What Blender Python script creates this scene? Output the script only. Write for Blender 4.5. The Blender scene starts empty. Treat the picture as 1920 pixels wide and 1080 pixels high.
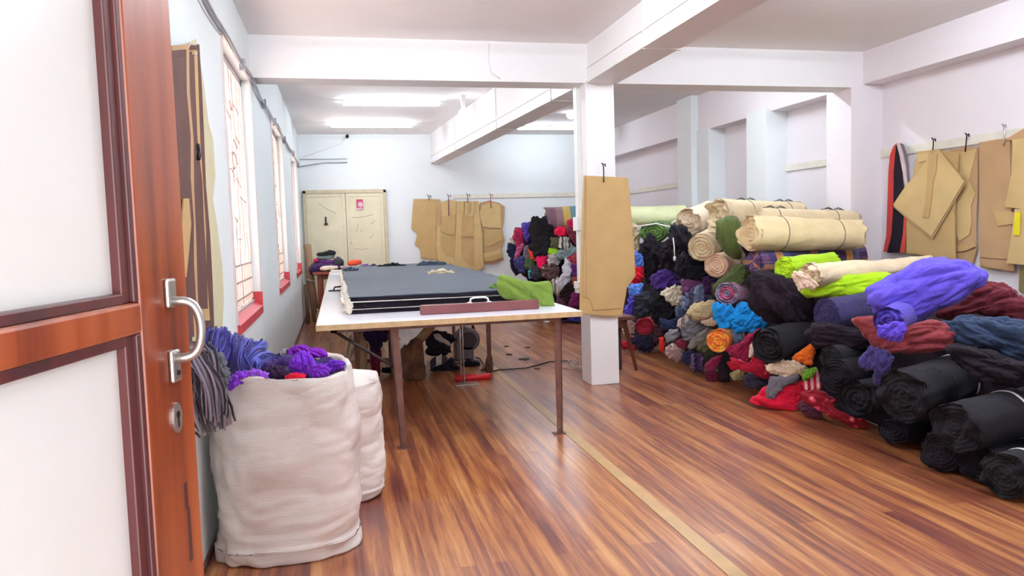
import bpy, math, random
import numpy as np
from mathutils import Vector, Matrix
from mathutils.bvhtree import BVHTree

# ------------------------------------------------------------------ camera
FPX = 1402.8                      # focal length in pixels of the 1920 px wide frame
CAM = np.array([0.0, 0.0, 1.35])
_C0 = np.array([960.0, 540.0]); _D = np.array([635.0, 443.0]); _H = np.array([7100.0, 255.0])
_f = math.sqrt(-float(np.dot(_D - _C0, _H - _C0)))
_d = np.array([_D[0]-960, _D[1]-540, _f]); _d /= np.linalg.norm(_d)
_h = np.array([_H[0]-960, _H[1]-540, _f]); _h /= np.linalg.norm(_h)
_u = np.cross(_h, _d)
if _u[1] > 0: _u = -_u
RCW = np.stack([_h, _d, _u], 1)   # room -> camera (x right, y down, z forward)
C = bpy.context.scene
col = C.collection
cd = bpy.data.cameras.new('camera'); cam = bpy.data.objects.new('camera', cd); col.objects.link(cam)
cd.sensor_width = 36; cd.lens = FPX / 1920 * 36; cd.clip_start = 0.02; cd.clip_end = 200
_M = np.diag([1.0, -1.0, -1.0]) @ RCW
_Rm = Matrix([list(map(float, r)) for r in _M.T]).to_4x4()
cam.matrix_world = Matrix.Translation(Vector(CAM)) @ _Rm
C.camera = cam

# ------------------------------------------------------------------ world, exposure
w = bpy.data.worlds.new('sky'); C.world = w; w.use_nodes = True
bg = w.node_tree.nodes['Background']; bg.inputs[0].default_value = (0.95, 0.97, 1.0, 1); bg.inputs[1].default_value = 0.72
C.view_settings.view_transform = 'Standard'; C.view_settings.look = 'None'
C.view_settings.exposure = 1.18; C.view_settings.gamma = 1.0; C.view_settings.use_curve_mapping = False
C.cycles.use_denoising = True
C.cycles.max_bounces = 8; C.cycles.diffuse_bounces = 5; C.cycles.glossy_bounces = 3
C.cycles.caustics_reflective = False; C.cycles.caustics_refractive = False
C.cycles.sample_clamp_indirect = 6

def area(name, loc, rot, sx, sy, power, color=(1, 1, 1)):
    l = bpy.data.lights.new(name, 'AREA'); l.shape = 'RECTANGLE'; l.size = sx; l.size_y = sy
    l.energy = power; l.color = color
    o = bpy.data.objects.new(name, l); col.objects.link(o); o.location = loc; o.rotation_euler = rot
    return o
R90 = math.pi/2
area('doorway_daylight', (0.1, -0.9, 1.25), (R90, 0, 0), 1.1, 2.2, 21, (0.97, 0.98, 1.0))
for _i, _y in enumerate((2.0, 5.27, 8.5, 11.5)):
    area('window_daylight', (-1.25, _y, 1.9), (0, -R90, 0), 1.8, 1.5, 21, (1.0, 0.97, 0.95))

# ------------------------------------------------------------------ pixel -> room point
def ray(px, py): return RCW.T @ np.array([px-960.0, py-540.0, _f])
def atz(px, py, z): r = ray(px, py); return CAM + (z-CAM[2])/r[2]*r
def aty(px, py, y): r = ray(px, py); return CAM + y/r[1]*r
def atx(px, py, x): r = ray(px, py); return CAM + x/r[0]*r
def slope(px, py, k=.25, b=3.1): r = ray(px, py); t = (b+k*CAM[2])/(r[0]-k*r[2]); return CAM + t*r
def farplane(px, py): r = ray(px, py); t = (13.45+.3*CAM[2])/(r[1]+r[0]-.3*r[2]); return CAM + t*r
def pt(px, py, dep=None):
    if dep is None: return slope(px, py)
    if dep == 'F': return farplane(px, py)
    if isinstance(dep, tuple):
        return {'x': atx, 'z': atz, 'y': aty}[dep[0]](px, py, dep[1])
    return aty(px, py, dep)
def mpp(p): return float((RCW @ (np.array(p)-CAM))[2]) / _f

# ------------------------------------------------------------------ noise
_rs = np.random.RandomState(7)
_perm = _rs.permutation(256); _perm = np.concatenate([_perm, _perm, _perm])
_grad = _rs.normal(size=(256, 3)); _grad /= np.linalg.norm(_grad, axis=1)[:, None]
def pn(P, seed=0):
    P = np.asarray(P, float) + seed*17.31
    i = np.floor(P).astype(int); f = P - i; i &= 255
    u = f*f*f*(f*(f*6-15)+10)
    def g(dx, dy, dz):
        h = _perm[_perm[_perm[(i[:, 0]+dx) & 255] + ((i[:, 1]+dy) & 255)] + ((i[:, 2]+dz) & 255)]
        return np.einsum('ij,ij->i', _grad[h], f - np.array([dx, dy, dz]))
    def mix(a, b, t): return a + t*(b-a)
    x, y, z = u[:, 0], u[:, 1], u[:, 2]
    a = mix(mix(g(0,0,0), g(1,0,0), x), mix(g(0,1,0), g(1,1,0), x), y)
    b = mix(mix(g(0,0,1), g(1,0,1), x), mix(g(0,1,1), g(1,1,1), x), y)
    return mix(a, b, z)
def folds(P, freq, seed, along=(0, 0, 1), stretch=.4):
    """Cloth-like relief: rounded folds parted by sharp creases, drawn out along one direction."""
    a = np.array(along, float); a /= np.linalg.norm(a)
    Q = P - np.outer(P @ a, a)*(1-stretch)
    Q = Q*freq
    W = Q + .55*np.stack([pn(Q*.6, seed+1), pn(Q*.6, seed+2), pn(Q*.6, seed+3)], 1)
    n = np.abs(pn(W, seed))**.75*1.6 - .5 + .55*(np.abs(pn(W*2.1, seed+5))**.8*1.6-.45) + .22*(np.abs(pn(W*4.6, seed+9))*2-.4)
    return n

# ------------------------------------------------------------------ mesh building
class MB:
    def __init__(s): s.v = []; s.f = []; s.uv = []; s.n = 0
    def add(s, v, f, uv=None):
        v = np.asarray(v, float)
        s.v.append(v); s.f += [tuple(int(k)+s.n for k in q) for q in f]
        s.uv.append(np.asarray(uv, float) if uv is not None else v[:, :2]); s.n += len(v); return s
    def box(s, x0, x1, y0, y1, z0, z1):
        v = [(x, y, z) for z in (z0, z1) for y in (y0, y1) for x in (x0, x1)]
        return s.add(v, [(0,2,3,1), (4,5,7,6), (0,1,5,4), (2,6,7,3), (0,4,6,2), (1,3,7,5)])
    def obox(s, c, ax, hs):
        """oriented box: centre, three unit axes, half sizes"""
        c = np.array(c, float); ax = [np.array(a, float) for a in ax]
        v = [c + ax[0]*hs[0]*i + ax[1]*hs[1]*j + ax[2]*hs[2]*k for k in (-1, 1) for j in (-1, 1) for i in (-1, 1)]
        return s.add(v, [(0,2,3,1), (4,5,7,6), (0,1,5,4), (2,6,7,3), (0,4,6,2), (1,3,7,5)])
    def prism(s, poly, off):
        """polygon of 3D points extruded by the vector off"""
        p = np.array(poly, float); n = len(p); o = np.array(off, float)
        v = np.concatenate([p, p+o])
        f = [tuple(range(n)), tuple(range(2*n-1, n-1, -1))] + [(i, i+n, (i+1) % n+n, (i+1) % n) for i in range(n)]
        return s.add(v, f)
    def tube(s, path, r, seg=8, cap=True, flat=1.0):
        P = np.array(path, float); n = len(P)
        r = np.full(n, r) if np.isscalar(r) else np.array(r)
        T = np.gradient(P, axis=0); T /= np.linalg.norm(T, axis=1)[:, None]+1e-9
        up = np.array([0, 0, 1.0]) if abs(T[0][2]) < .9 else np.array([1.0, 0, 0])
        vs = []; X = np.cross(T[0], up); X /= np.linalg.norm(X)
        for i in range(n):
            X = X - T[i]*np.dot(X, T[i]); X /= np.linalg.norm(X)+1e-9
            Y = np.cross(T[i], X)
            for k in range(seg):
                a = 2*math.pi*k/seg; vs.append(P[i] + r[i]*(math.cos(a)*X + flat*math.sin(a)*Y))
        f = [(i*seg+k, i*seg+(k+1) % seg, (i+1)*seg+(k+1) % seg, (i+1)*seg+k) for i in range(n-1) for k in range(seg)]
        if cap: f += [tuple(range(seg-1, -1, -1)), tuple((n-1)*seg+k for k in range(seg))]
        return s.add(vs, f)
    def lathe(s, prof, c, seg=24):
        c = np.array(c, float); n = len(prof)
        v = [c + np.array([r*math.cos(2*math.pi*k/seg), r*math.sin(2*math.pi*k/seg), z]) for r, z in prof for k in range(seg)]
        f = [(i*seg+k, i*seg+(k+1) % seg, (i+1)*seg+(k+1) % seg, (i+1)*seg+k) for i in range(n-1) for k in range(seg)]
        f += [tuple(range(seg-1, -1, -1)), tuple((n-1)*seg+k for k in range(seg))]
        return s.add(v, f)
    def V(s): return np.concatenate(s.v)

def wpos(o):
    p = np.zeros(3)
    while o is not None: p = p + np.array(o.location); o = o.parent
    return p
def build(name, mb, m, parent=None, smooth=False, bevel=0, label=None):
    V = mb.V()
    if parent is None:
        org = np.array([(V[:, 0].min()+V[:, 0].max())/2, (V[:, 1].min()+V[:, 1].max())/2, V[:, 2].min()])
        loc = org
    else:
        org = wpos(parent); loc = np.zeros(3)
    me = bpy.data.meshes.new(name)
    me.from_pydata((V-org).tolist(), [], mb.f); me.update()
    uv = np.concatenate([u[:, :2] for u in mb.uv]); ul = me.uv_layers.new(name='UVMap')
    li = np.empty(len(me.loops), int); me.loops.foreach_get('vertex_index', li)
    ul.data.foreach_set('uv', uv[li].astype(np.float32).ravel())
    if smooth: me.polygons.foreach_set('use_smooth', [True]*len(me.polygons))
    me.materials.append(m)
    o = bpy.data.objects.new(name, me); col.objects.link(o)
    o.parent = parent; o.location = loc
    if bevel:
        b = o.modifiers.new('bevel', 'BEVEL'); b.width = bevel; b.segments = 2; b.limit_method = 'ANGLE'
    if label: o['label'] = label
    return o
def tag(o, label, cat, group=None, kind=None):
    o['label'] = label; o['category'] = cat
    if group: o['group'] = group
    if kind: o['kind'] = kind
    return o
def thing(name, label, cat, loc, group=None):
    o = bpy.data.objects.new(name, None); col.objects.link(o); o.location = tuple(float(a) for a in loc)
    o.empty_display_size = .1
    return tag(o, label, cat, group)
def struct(name, mb, m, **k):
    o = build(name, mb, m, **k); o['kind'] = 'structure'; return o
def sroot(name, loc):
    o = bpy.data.objects.new(name, None); col.objects.link(o); o.location = loc; o['kind'] = 'structure'; return o

# ------------------------------------------------------------------ materials
def lin(c): return tuple(((x/255)/12.92 if x/255 <= .04045 else ((x/255+.055)/1.055)**2.4) for x in c) + (1,)
class NT:
    def __init__(s, name):
        s.m = bpy.data.materials.new(name); s.m.use_nodes = True; s.t = s.m.node_tree; s.b = s.t.nodes['Principled BSDF']
    def n(s, typ, **kw):
        nd = s.t.nodes.new(typ)
        for k, v in kw.items():
            if k.startswith('_'): setattr(nd, k[1:], v)
            else: nd.inputs[k.replace('0', ' ')].default_value = v
        return nd
    def l(s, a, b): s.t.links.new(a, b)
    def mix(s, fac, a, b, mode='MIX'):
        m = s.n('ShaderNodeMix', _data_type='RGBA', _blend_type=mode)
        for i, v in ((0, fac), (6, a), (7, b)):
            if hasattr(v, 'links') or hasattr(v, 'is_linked'): s.l(v, m.inputs[i])
            else: m.inputs[i].default_value = v
        return m.outputs[2]
    def ramp(s, fac, stops, interp='LINEAR'):
        r = s.n('ShaderNodeValToRGB'); r.color_ramp.interpolation = interp
        e = r.color_ramp.elements
        while len(e) < len(stops): e.new(.5)
        for k, (p, c) in enumerate(stops): e[k].position = p; e[k].color = c
        s.l(fac, r.inputs[0]); return r.outputs[0]
    def noise(s, vec, scale, detail=3, rough=.5):
        n = s.n('ShaderNodeTexNoise'); n.inputs['Scale'].default_value = scale; n.inputs['Detail'].default_value = detail
        n.inputs['Roughness'].default_value = rough
        if vec is not None: s.l(vec, n.inputs['Vector'])
        return n.outputs[0]
    def coord(s, which='Object', scale=None):
        c = s.n('ShaderNodeTexCoord').outputs[which]
        if scale is None: return c
        mp = s.n('ShaderNodeMapping'); mp.inputs['Scale'].default_value = scale; s.l(c, mp.inputs[0]); return mp.outputs[0]
    def bump(s, h, strength, dist):
        b = s.n('ShaderNodeBump'); b.inputs['Strength'].default_value = strength; b.inputs['Distance'].default_value = dist
        s.l(h, b.inputs['Height']); s.l(b.outputs[0], s.b.inputs['Normal'])
def plain(name, rgb, rough=.6, metal=0, var=.06, scale=8, bump=0, spec=.5):
    t = NT(name); c = lin(rgb); n = t.noise(t.coord(), scale, 4)
    d = tuple(x*(1-var*2.5) for x in c[:3]) + (1,)
    t.l(t.ramp(n, [(.3, d), (.7, c)]), t.b.inputs['Base Color'])
    t.b.inputs['Roughness'].default_value = rough; t.b.inputs['Metallic'].default_value = metal
    t.b.inputs['Specular IOR Level'].default_value = spec
    if bump: t.bump(t.noise(t.coord(), 60, 4), bump, .003)
    return t.m
_cc = {}
def cloth(rgb, pat=None, cols=None, rough=.85, k=1.0, sheen=None):
    if sheen is None: sheen = .02 if max(rgb) < 70 else .12
    key = (tuple(rgb), pat, str(cols), k)
    if key in _cc: return _cc[key]
    t = NT('cloth_%d_%d_%d' % tuple(rgb)); c = lin(rgb if max(rgb) > 62 else [x*.74 for x in rgb]); oc = t.coord(); uv = t.coord('UV')
    n = t.noise(oc, 6, 4)
    dark = tuple(x*.82 for x in c[:3]) + (1,)
    base = t.ramp(n, [(.3, dark), (.7, c)])
    if pat == 'plaid':
        sp = t.n('ShaderNodeSeparateXYZ'); t.l(uv, sp.inputs[0])
        def st(out, f, cc):
            m = t.n('ShaderNodeMath', _operation='MULTIPLY'); m.inputs[1].default_value = f; t.l(out, m.inputs[0])
            fr = t.n('ShaderNodeMath', _operation='FRACT'); t.l(m.outputs[0], fr.inputs[0])
            return t.ramp(fr.outputs[0], [(i/len(cc), lin(x)) for i, x in enumerate(cc)], 'CONSTANT')
        a = st(sp.outputs[0], 3.2*k, cols); b = st(sp.outputs[1], 5*k, list(reversed(cols)))
        base = t.mix(.4, a, b)
    elif pat == 'stripe':
        sp = t.n('ShaderNodeSeparateXYZ'); t.l(uv, sp.inputs[0])
        m = t.n('ShaderNodeMath', _operation='MULTIPLY'); m.inputs[1].default_value = k; t.l(sp.outputs[0], m.inputs[0])
        fr = t.n('ShaderNodeMath', _operation='FRACT'); t.l(m.outputs[0], fr.inputs[0])
        base = t.ramp(fr.outputs[0], [(i/len(cols), lin(x)) for i, x in enumerate(cols)], 'CONSTANT')
    elif pat == 'print':
        v = t.n('ShaderNodeTexVoronoi'); v.inputs['Scale'].default_value = 22*k; t.l(uv, v.inputs['Vector'])
        nn = t.noise(uv, 30*k, 3)
        ma = t.n('ShaderNodeMath', _operation='ADD'); t.l(v.outputs[0], ma.inputs[0]); t.l(nn, ma.inputs[1])
        base = t.ramp(ma.outputs[0], [(0, lin(cols[-1])), (.58, lin(cols[-1])), (.66, lin(rgb)), (.82, lin(rgb)), (.9, lin(cols[0]))])
    elif pat == 'blotch':
        nn = t.noise(uv, 7*k, 2)
        base = t.ramp(nn, [(.3+.4*i/max(1, len(cols)-1), lin(x)) for i, x in enumerate(cols)])
    t.l(base, t.b.inputs['Base Color'])
    t.b.inputs['Roughness'].default_value = rough; t.b.inputs['Specular IOR Level'].default_value = .2
    t.b.inputs['Sheen Weight'].default_value = sheen
    wv = t.noise(t.coord('Object', (1, 1, .35)), 38, 5, .65)
    t.bump(wv, .55, .012)
    _cc[key] = t.m; return t.m

M = {}
M['wall'] = plain('white_wall_paint', (226, 229, 230), .75, var=.012, scale=2, bump=.08)
M['wall_left'] = plain('pale_cool_wall_paint', (226, 232, 232), .7, var=.015, scale=2, bump=.08)
M['wall_pink'] = plain('faint_pink_wall_paint', (231, 223, 227), .75, var=.012, scale=2, bump=.08)
M['ceil'] = plain('ceiling_paint', (240, 236, 236), .8, var=.02, scale=1.5, bump=.05)
M['beam'] = plain('beam_paint', (230, 227, 227), .7, var=.012, scale=2, bump=.05)
M['batten'] = plain('pale_wood_batten', (228, 222, 208), .7, var=.05, scale=12)
M['sill_red'] = plain('red_sill_paint', (196, 62, 72), .5, var=.08)
M['ledge'] = plain('grey_ledge', (188, 176, 172), .7, var=.1, scale=14)
M['frame_w'] = plain('window_frame_paint', (226, 208, 205), .5, var=.04)
M['frame_steel'] = plain('window_steel', (205, 180, 172), .5, var=.08)
M['conduit'] = plain('grey_conduit', (170, 168, 176), .5, var=.08)
M['white_plastic'] = plain('white_plastic', (226, 226, 222), .4, var=.02)
M['door_wood'] = None
M['metal'] = plain('satin_aluminium', (196, 190, 186), .32, .85, var=.06, scale=20)
M['steel_dark'] = plain('dark_steel', (64, 46, 44), .5, .3, var=.2, scale=20)
M['leg_brown'] = plain('brown_angle_iron', (124, 84, 72), .55, .25, var=.18, scale=14, bump=.1)
M['laminate'] = plain('white_laminate', (228, 228, 238), .22, var=.01, scale=3)
M['edge'] = plain('table_edge_ply', (206, 172, 128), .6, var=.1, scale=20)
M['kraft'] = plain('kraft_card', (190, 156, 104), .85, var=.05, scale=5, bump=.05)
M['kraft2'] = plain('kraft_card_lighter', (203, 172, 118), .85, var=.05, scale=6, bump=.05)
M['kraft3'] = plain('kraft_card_tan', (184, 146, 106), .85, var=.05, scale=6, bump=.05)
M['kraft_shaded'] = plain('kraft_card_shaded', (92, 52, 42), .85, var=.15, scale=9, bump=.05)  # brown card with the shade of its edge-on faces put into the colour
M['card_cream'] = plain('cream_card', (206, 196, 160), .8, var=.05, scale=4)
M['black_metal'] = plain('black_hook', (40, 34, 38), .5, .4, var=.2)
M['string'] = plain('grey_string', (110, 104, 96), .9, var=.1)
M['string_w'] = plain('white_tape', (232, 226, 222), .8, var=.04)
M['red_plastic'] = plain('red_plastic', (206, 22, 40), .45, var=.06)
M['brown_board'] = plain('brown_board', (118, 62, 62), .45, var=.12, scale=10)
M['cream_door'] = plain('cream_door_paint', (221, 212, 182), .55, var=.045, scale=5, bump=.05)
M['door_trim'] = plain('door_frame_paint', (206, 190, 160), .6, var=.08, scale=8)
M['wood_stool'] = plain('reddish_wood', (140, 66, 44), .5, var=.15, scale=9)
M['wood_bench'] = plain('brown_bench_wood', (98, 50, 38), .45, var=.15, scale=9)
M['tube_card'] = plain('card_tube', (160, 126, 96), .8, var=.1, scale=9)
M['tube_card2'] = plain('dull_card_tube', (112, 80, 72), .8, var=.1, scale=9)
M['scrap'] = plain('dark_scraps', (62, 46, 40), .9)

def emis(name, rgb, s):
    t = NT(name); t.b.inputs['Base Color'].default_value = lin(rgb)
    t.b.inputs['Emission Color'].default_value = lin(rgb); t.b.inputs['Emission Strength'].default_value = s; return t.m
M['tube'] = emis('lit_tube', (232, 245, 255), 46)
M['tube_fill'] = emis('lit_tube_fill', (232, 245, 255), 90)
M['bulb'] = emis('lit_bulb', (246, 250, 255), 6)

# frosted window pane: part clear, part scattering
t = NT('frosted_pane'); tr = t.n('ShaderNodeBsdfTransparent'); tl = t.n('ShaderNodeBsdfTranslucent'); mx = t.n('ShaderNodeMixShader')
tr.inputs[0].default_value = (1, .95, .92, 1)
nz = t.noise(t.coord(), 9, 3); cr = t.ramp(nz, [(.35, (.95, .80, .72, 1)), (.6, (1, .97, .95, 1))]); t.l(cr, tl.inputs[0])
mx.inputs[0].default_value = .85; t.l(tr.outputs[0], mx.inputs[1]); t.l(tl.outputs[0], mx.inputs[2])
t.l(mx.outputs[0], t.t.nodes['Material Output'].inputs[0]); M['pane'] = t.m

# door pane: painted frosted glass, a little dirty
t = NT('frosted_door_glass'); n = t.noise(t.coord(), 9, 5, .7)
t.l(t.ramp(n, [(.26, (.50, .44, .33, 1)), (.31, (.72, .71, .69, 1)), (1, (.76, .76, .76, 1))]), t.b.inputs['Base Color'])
t.b.inputs['Roughness'].default_value = .18; M['door_glass'] = t.m

# varnished orange-brown wood
def wood(name, c1, c2, c3, rough=.35, sc=(8, 8, .7)):
    t = NT(name); v = t.coord('Object', sc); n = t.noise(v, 3.2, 6, .62)
    wv = t.n('ShaderNodeTexWave'); wv.inputs['Scale'].default_value = .8; wv.inputs['Distortion'].default_value = 5; t.l(v, wv.inputs[0])
    mm = t.n('ShaderNodeMath', _operation='ADD'); t.l(n, mm.inputs[0])
    m2 = t.n('ShaderNodeMath', _operation='MULTIPLY'); m2.inputs[1].default_value = .22; t.l(wv.outputs[1], m2.inputs[0]); t.l(m2.outputs[0], mm.inputs[1])
    t.l(t.ramp(mm.outputs[0], [(.35, lin(c1)), (.55, lin(c2)), (.85, lin(c3))]), t.b.inputs['Base Color'])
    t.b.inputs['Roughness'].default_value = rough; t.b.inputs['Coat Weight'].default_value = .3; t.b.inputs['Coat Roughness'].default_value = .15
    return t.m
M['door_wood'] = wood('varnished_door_wood', (108, 44, 20), (146, 64, 28), (166, 84, 44))
M['door_bead'] = wood('dark_door_bead', (58, 20, 24), (76, 28, 30), (92, 36, 36), .5)

# floor: printed plank sheet running along y
t = NT('plank_floor'); oc = t.coord('Object')
sp = t.n('ShaderNodeSeparateXYZ'); t.l(oc, sp.inputs[0]); cb = t.n('ShaderNodeCombineXYZ')
t.l(sp.outputs[1], cb.inputs[0]); t.l(sp.outputs[0], cb.inputs[1])
br = t.n('ShaderNodeTexBrick'); t.l(cb.outputs[0], br.inputs['Vector'])
br.inputs['Scale'].default_value = 1; br.inputs['Brick Width'].default_value = 2.3; br.inputs['Row Height'].default_value = .066
br.inputs['Mortar Size'].default_value = .0012; br.inputs['Bias'].default_value = .0; br.offset = .37; br.offset_frequency = 3
br.inputs['Color1'].default_value = (0, 0, 0, 1); br.inputs['Color2'].default_value = (1, 1, 1, 1); br.inputs['Mortar'].default_value = (.2, .2, .2, 1)
g1 = t.noise(t.coord('Object', (26, 1.1, 1)), 1.0, 6, .7)
g2 = t.noise(t.coord('Object', (7, .8, 1)), 1.3, 3)
ad = t.n('ShaderNodeMath', _operation='MULTIPLY_ADD'); ad.inputs[1].default_value = .16
sb = t.n('ShaderNodeSeparateColor'); t.l(br.outputs[0], sb.inputs[0]); t.l(sb.outputs[0], ad.inputs[0])
m2 = t.n('ShaderNodeMath', _operation='MULTIPLY_ADD'); m2.inputs[1].default_value = .95; t.l(g1, m2.inputs[0]); m2.inputs[2].default_value = -.15
m3 = t.n('ShaderNodeMath', _operation='MULTIPLY_ADD'); m3.inputs[1].default_value = .3; t.l(g2, m3.inputs[0]); t.l(m2.outputs[0], m3.inputs[2])
t.l(m3.outputs[0], ad.inputs[2])
cr = t.ramp(ad.outputs[0], [(.26, lin((78, 34, 34))), (.42, lin((112, 56, 46))), (.52, lin((142, 80, 52))), (.64, lin((174, 112, 64))), (.8, lin((196, 142, 92)))])
t.l(cr, t.b.inputs['Base Color'])
t.l(t.ramp(t.noise(oc, 2.5, 4), [(.3, (.30, .30, .30, 1)), (.7, (.36, .36, .36, 1))]), t.b.inputs['Roughness'])
t.b.inputs['Specular IOR Level'].default_value = .6; t.b.inputs['Coat Weight'].default_value = .35; t.b.inputs['Coat Roughness'].default_value = .22
t.bump(g1, .03, .002); M['floor'] = t.m
M['strip'] = plain('tan_joint_strip', (190, 152, 106), .4, var=.08, scale=6)
M['sack'] = None
t = NT('woven_sack'); n = t.noise(t.coord(), 3, 5)
t.l(t.ramp(n, [(.3, lin((206, 190, 184))), (.7, lin((226, 216, 210)))]), t.b.inputs['Base Color'])
t.b.inputs['Roughness'].default_value = .6
wa = t.n('ShaderNodeTexWave'); wa.inputs['Scale'].default_value = 60; wa.bands_direction = 'Z'; t.l(t.coord(), wa.inputs[0])
wb = t.noise(t.coord('Object', (6, 6, 40)), 3, 3)
ad = t.n('ShaderNodeMath', _operation='ADD'); t.l(wa.outputs[1], ad.inputs[0]); t.l(wb, ad.inputs[1])
t.bump(ad.outputs[0], .35, .004); M['sack'] = t.m

# ================================================================== the room
XL, XR, YB, YF = -.6, 4.95, 13.23, -.12
ZF, ZC = 2.89, 3.08            # ceiling height of the front bay, of the back bay
struct('floor', MB().box(-2.2, XR+.2, -3, YB+.2, -.1, 0), M['floor'])
mb = MB().box(XL-.2, XR+.2, YF-.2, 6.2, ZF, ZF+.4); mb.box(XL-.2, XR+.2, 6.2, YB+.2, ZC, ZC+.21)
struct('ceiling', mb, M['ceil'])
WINS = [(4.60, 5.95), (7.79, 9.19), (10.92, 12.15)]
WZ0, WZ1 = .85, 2.52
mb = MB(); y = YF-.2
for a, b in WINS + [(None, None)]:
    mb.box(XL-.22, XL, y, a if a else YB+.2, 0, 3.3)
    if a: mb.box(XL-.22, XL, a, b, 0, WZ0); mb.box(XL-.22, XL, a, b, WZ1, 3.3); y = b
struct('wall_left', mb, M['wall_left'])
struct('wall_back', MB().box(XL-.2, XR+.2, YB, YB+.2, 0, 3.3), M['wall'])
struct('wall_right', MB().box(XR, XR+.2, YF-.2, YB+.2, 0, 3.3), M['wall_pink'])
mb = MB().box(.62, XR+.2, YF-.2, YF, 0, 3.2); mb.box(XL-.2, -.5, YF-.2, YF, 0, 3.2); mb.box(-.5, .62, YF-.2, YF, 2.2, 3.2)
struct('wall_front', mb, M['wall'])
# cross beam, two beams along the room, wall beam, pillars
struct('trim_1', MB().box(XL, XR, 6.07, 6.33, 2.57, 3.15), M['beam'])
struct('trim_2', MB().box(2.09, 2.35, YF, 6.07, 2.57, 2.95), M['beam'])
mb = MB(); P = [(2.07, 6.33), (2.33, 6.33), (1.87, YB), (1.63, YB)]
mb.prism([(x, y, 2.58) for x, y in P], (0, 0, .55)); struct('trim_3', mb, M['beam'])
struct('trim_4', MB().box(4.74, XR, YF, YB, 2.6, 3.1), M['wall_pink'])
struct('trim_5', MB().box(4.62, XR, 6.065, 6.42, 0, 3.0), M['wall_pink'])
struct('trim_6', MB().box(4.68, XR, 7.57, 7.98, 0, 2.62), M['wall'])
struct('trim_7', MB().box(4.72, XR, 8.97, 9.30, 0, 2.62), M['wall'])
struct('trim_8', MB().box(4.64, XR, 9.30, 9.72, 0, 3.1), M['wall'])
struct('trim_9', MB().box(2.07, 2.325, 6.07, 6.33, 0, 2.6), M['beam'], bevel=.006)
# baseboards
struct('baseboard_left', MB().box(XL, XL+.012, YF, YB, 0, .03), M['wood_bench'])
struct('baseboard_back', MB().box(XL, XR, YB-.012, YB, 0, .07), M['wall'])
# battens for hanging patterns
struct('trim_10', MB().box(2.0, XR, YB-.02, YB, 1.955, 2.03), M['batten'])
for i, (a, b) in enumerate(((9.72, YB-.02), (6.42, 7.57), (2.0, 6.07))):
    struct('trim_%d' % (11+i), MB().box(XR-.02, XR, a, b, 1.93, 2.0), M['batten'])
# thin cable casing and straps on the beams
mb = MB().box(2.075, 2.09, YF, 6.07, 2.57, 2.585); mb.box(2.08, 2.09, YF, 6.07, 2.69, 2.70)
mb.box(2.08, 2.36, 4.86, 4.88, 2.562, 2.57); mb.box(2.078, 2.09, 4.86, 4.88, 2.57, 2.89)
struct('trim_14', mb, M['white_plastic'])
mb = MB()
for fy in (6.95, 8.9, 11.2):
    q = (fy-6.33)/(YB-6.33); x0 = 2.07+(1.63-2.07)*q; x1 = 2.33+(1.87-2.33)*q
    mb.box(x0-.01, x1+.01, fy, fy+.02, 2.57, 2.58); mb.box(x0-.012, x0, fy, fy+.02, 2.57, ZC)
mb.prism([(2.06, 6.33, 2.69), (2.07, 6.33, 2.69), (1.63, YB, 2.69), (1.62, YB, 2.69)], (0, 0, .012))
struct('trim_15', mb, M['white_plastic'])
struct('trim_16', MB().box(2.035, 2.07, 6.22, 6.30, .80, 2.6), M['white_plastic'])
# joint strip on the floor
struct('trim_17', MB().box(1.405, 1.475, .2, 7.3, 0, .003), M['strip'])

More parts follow.
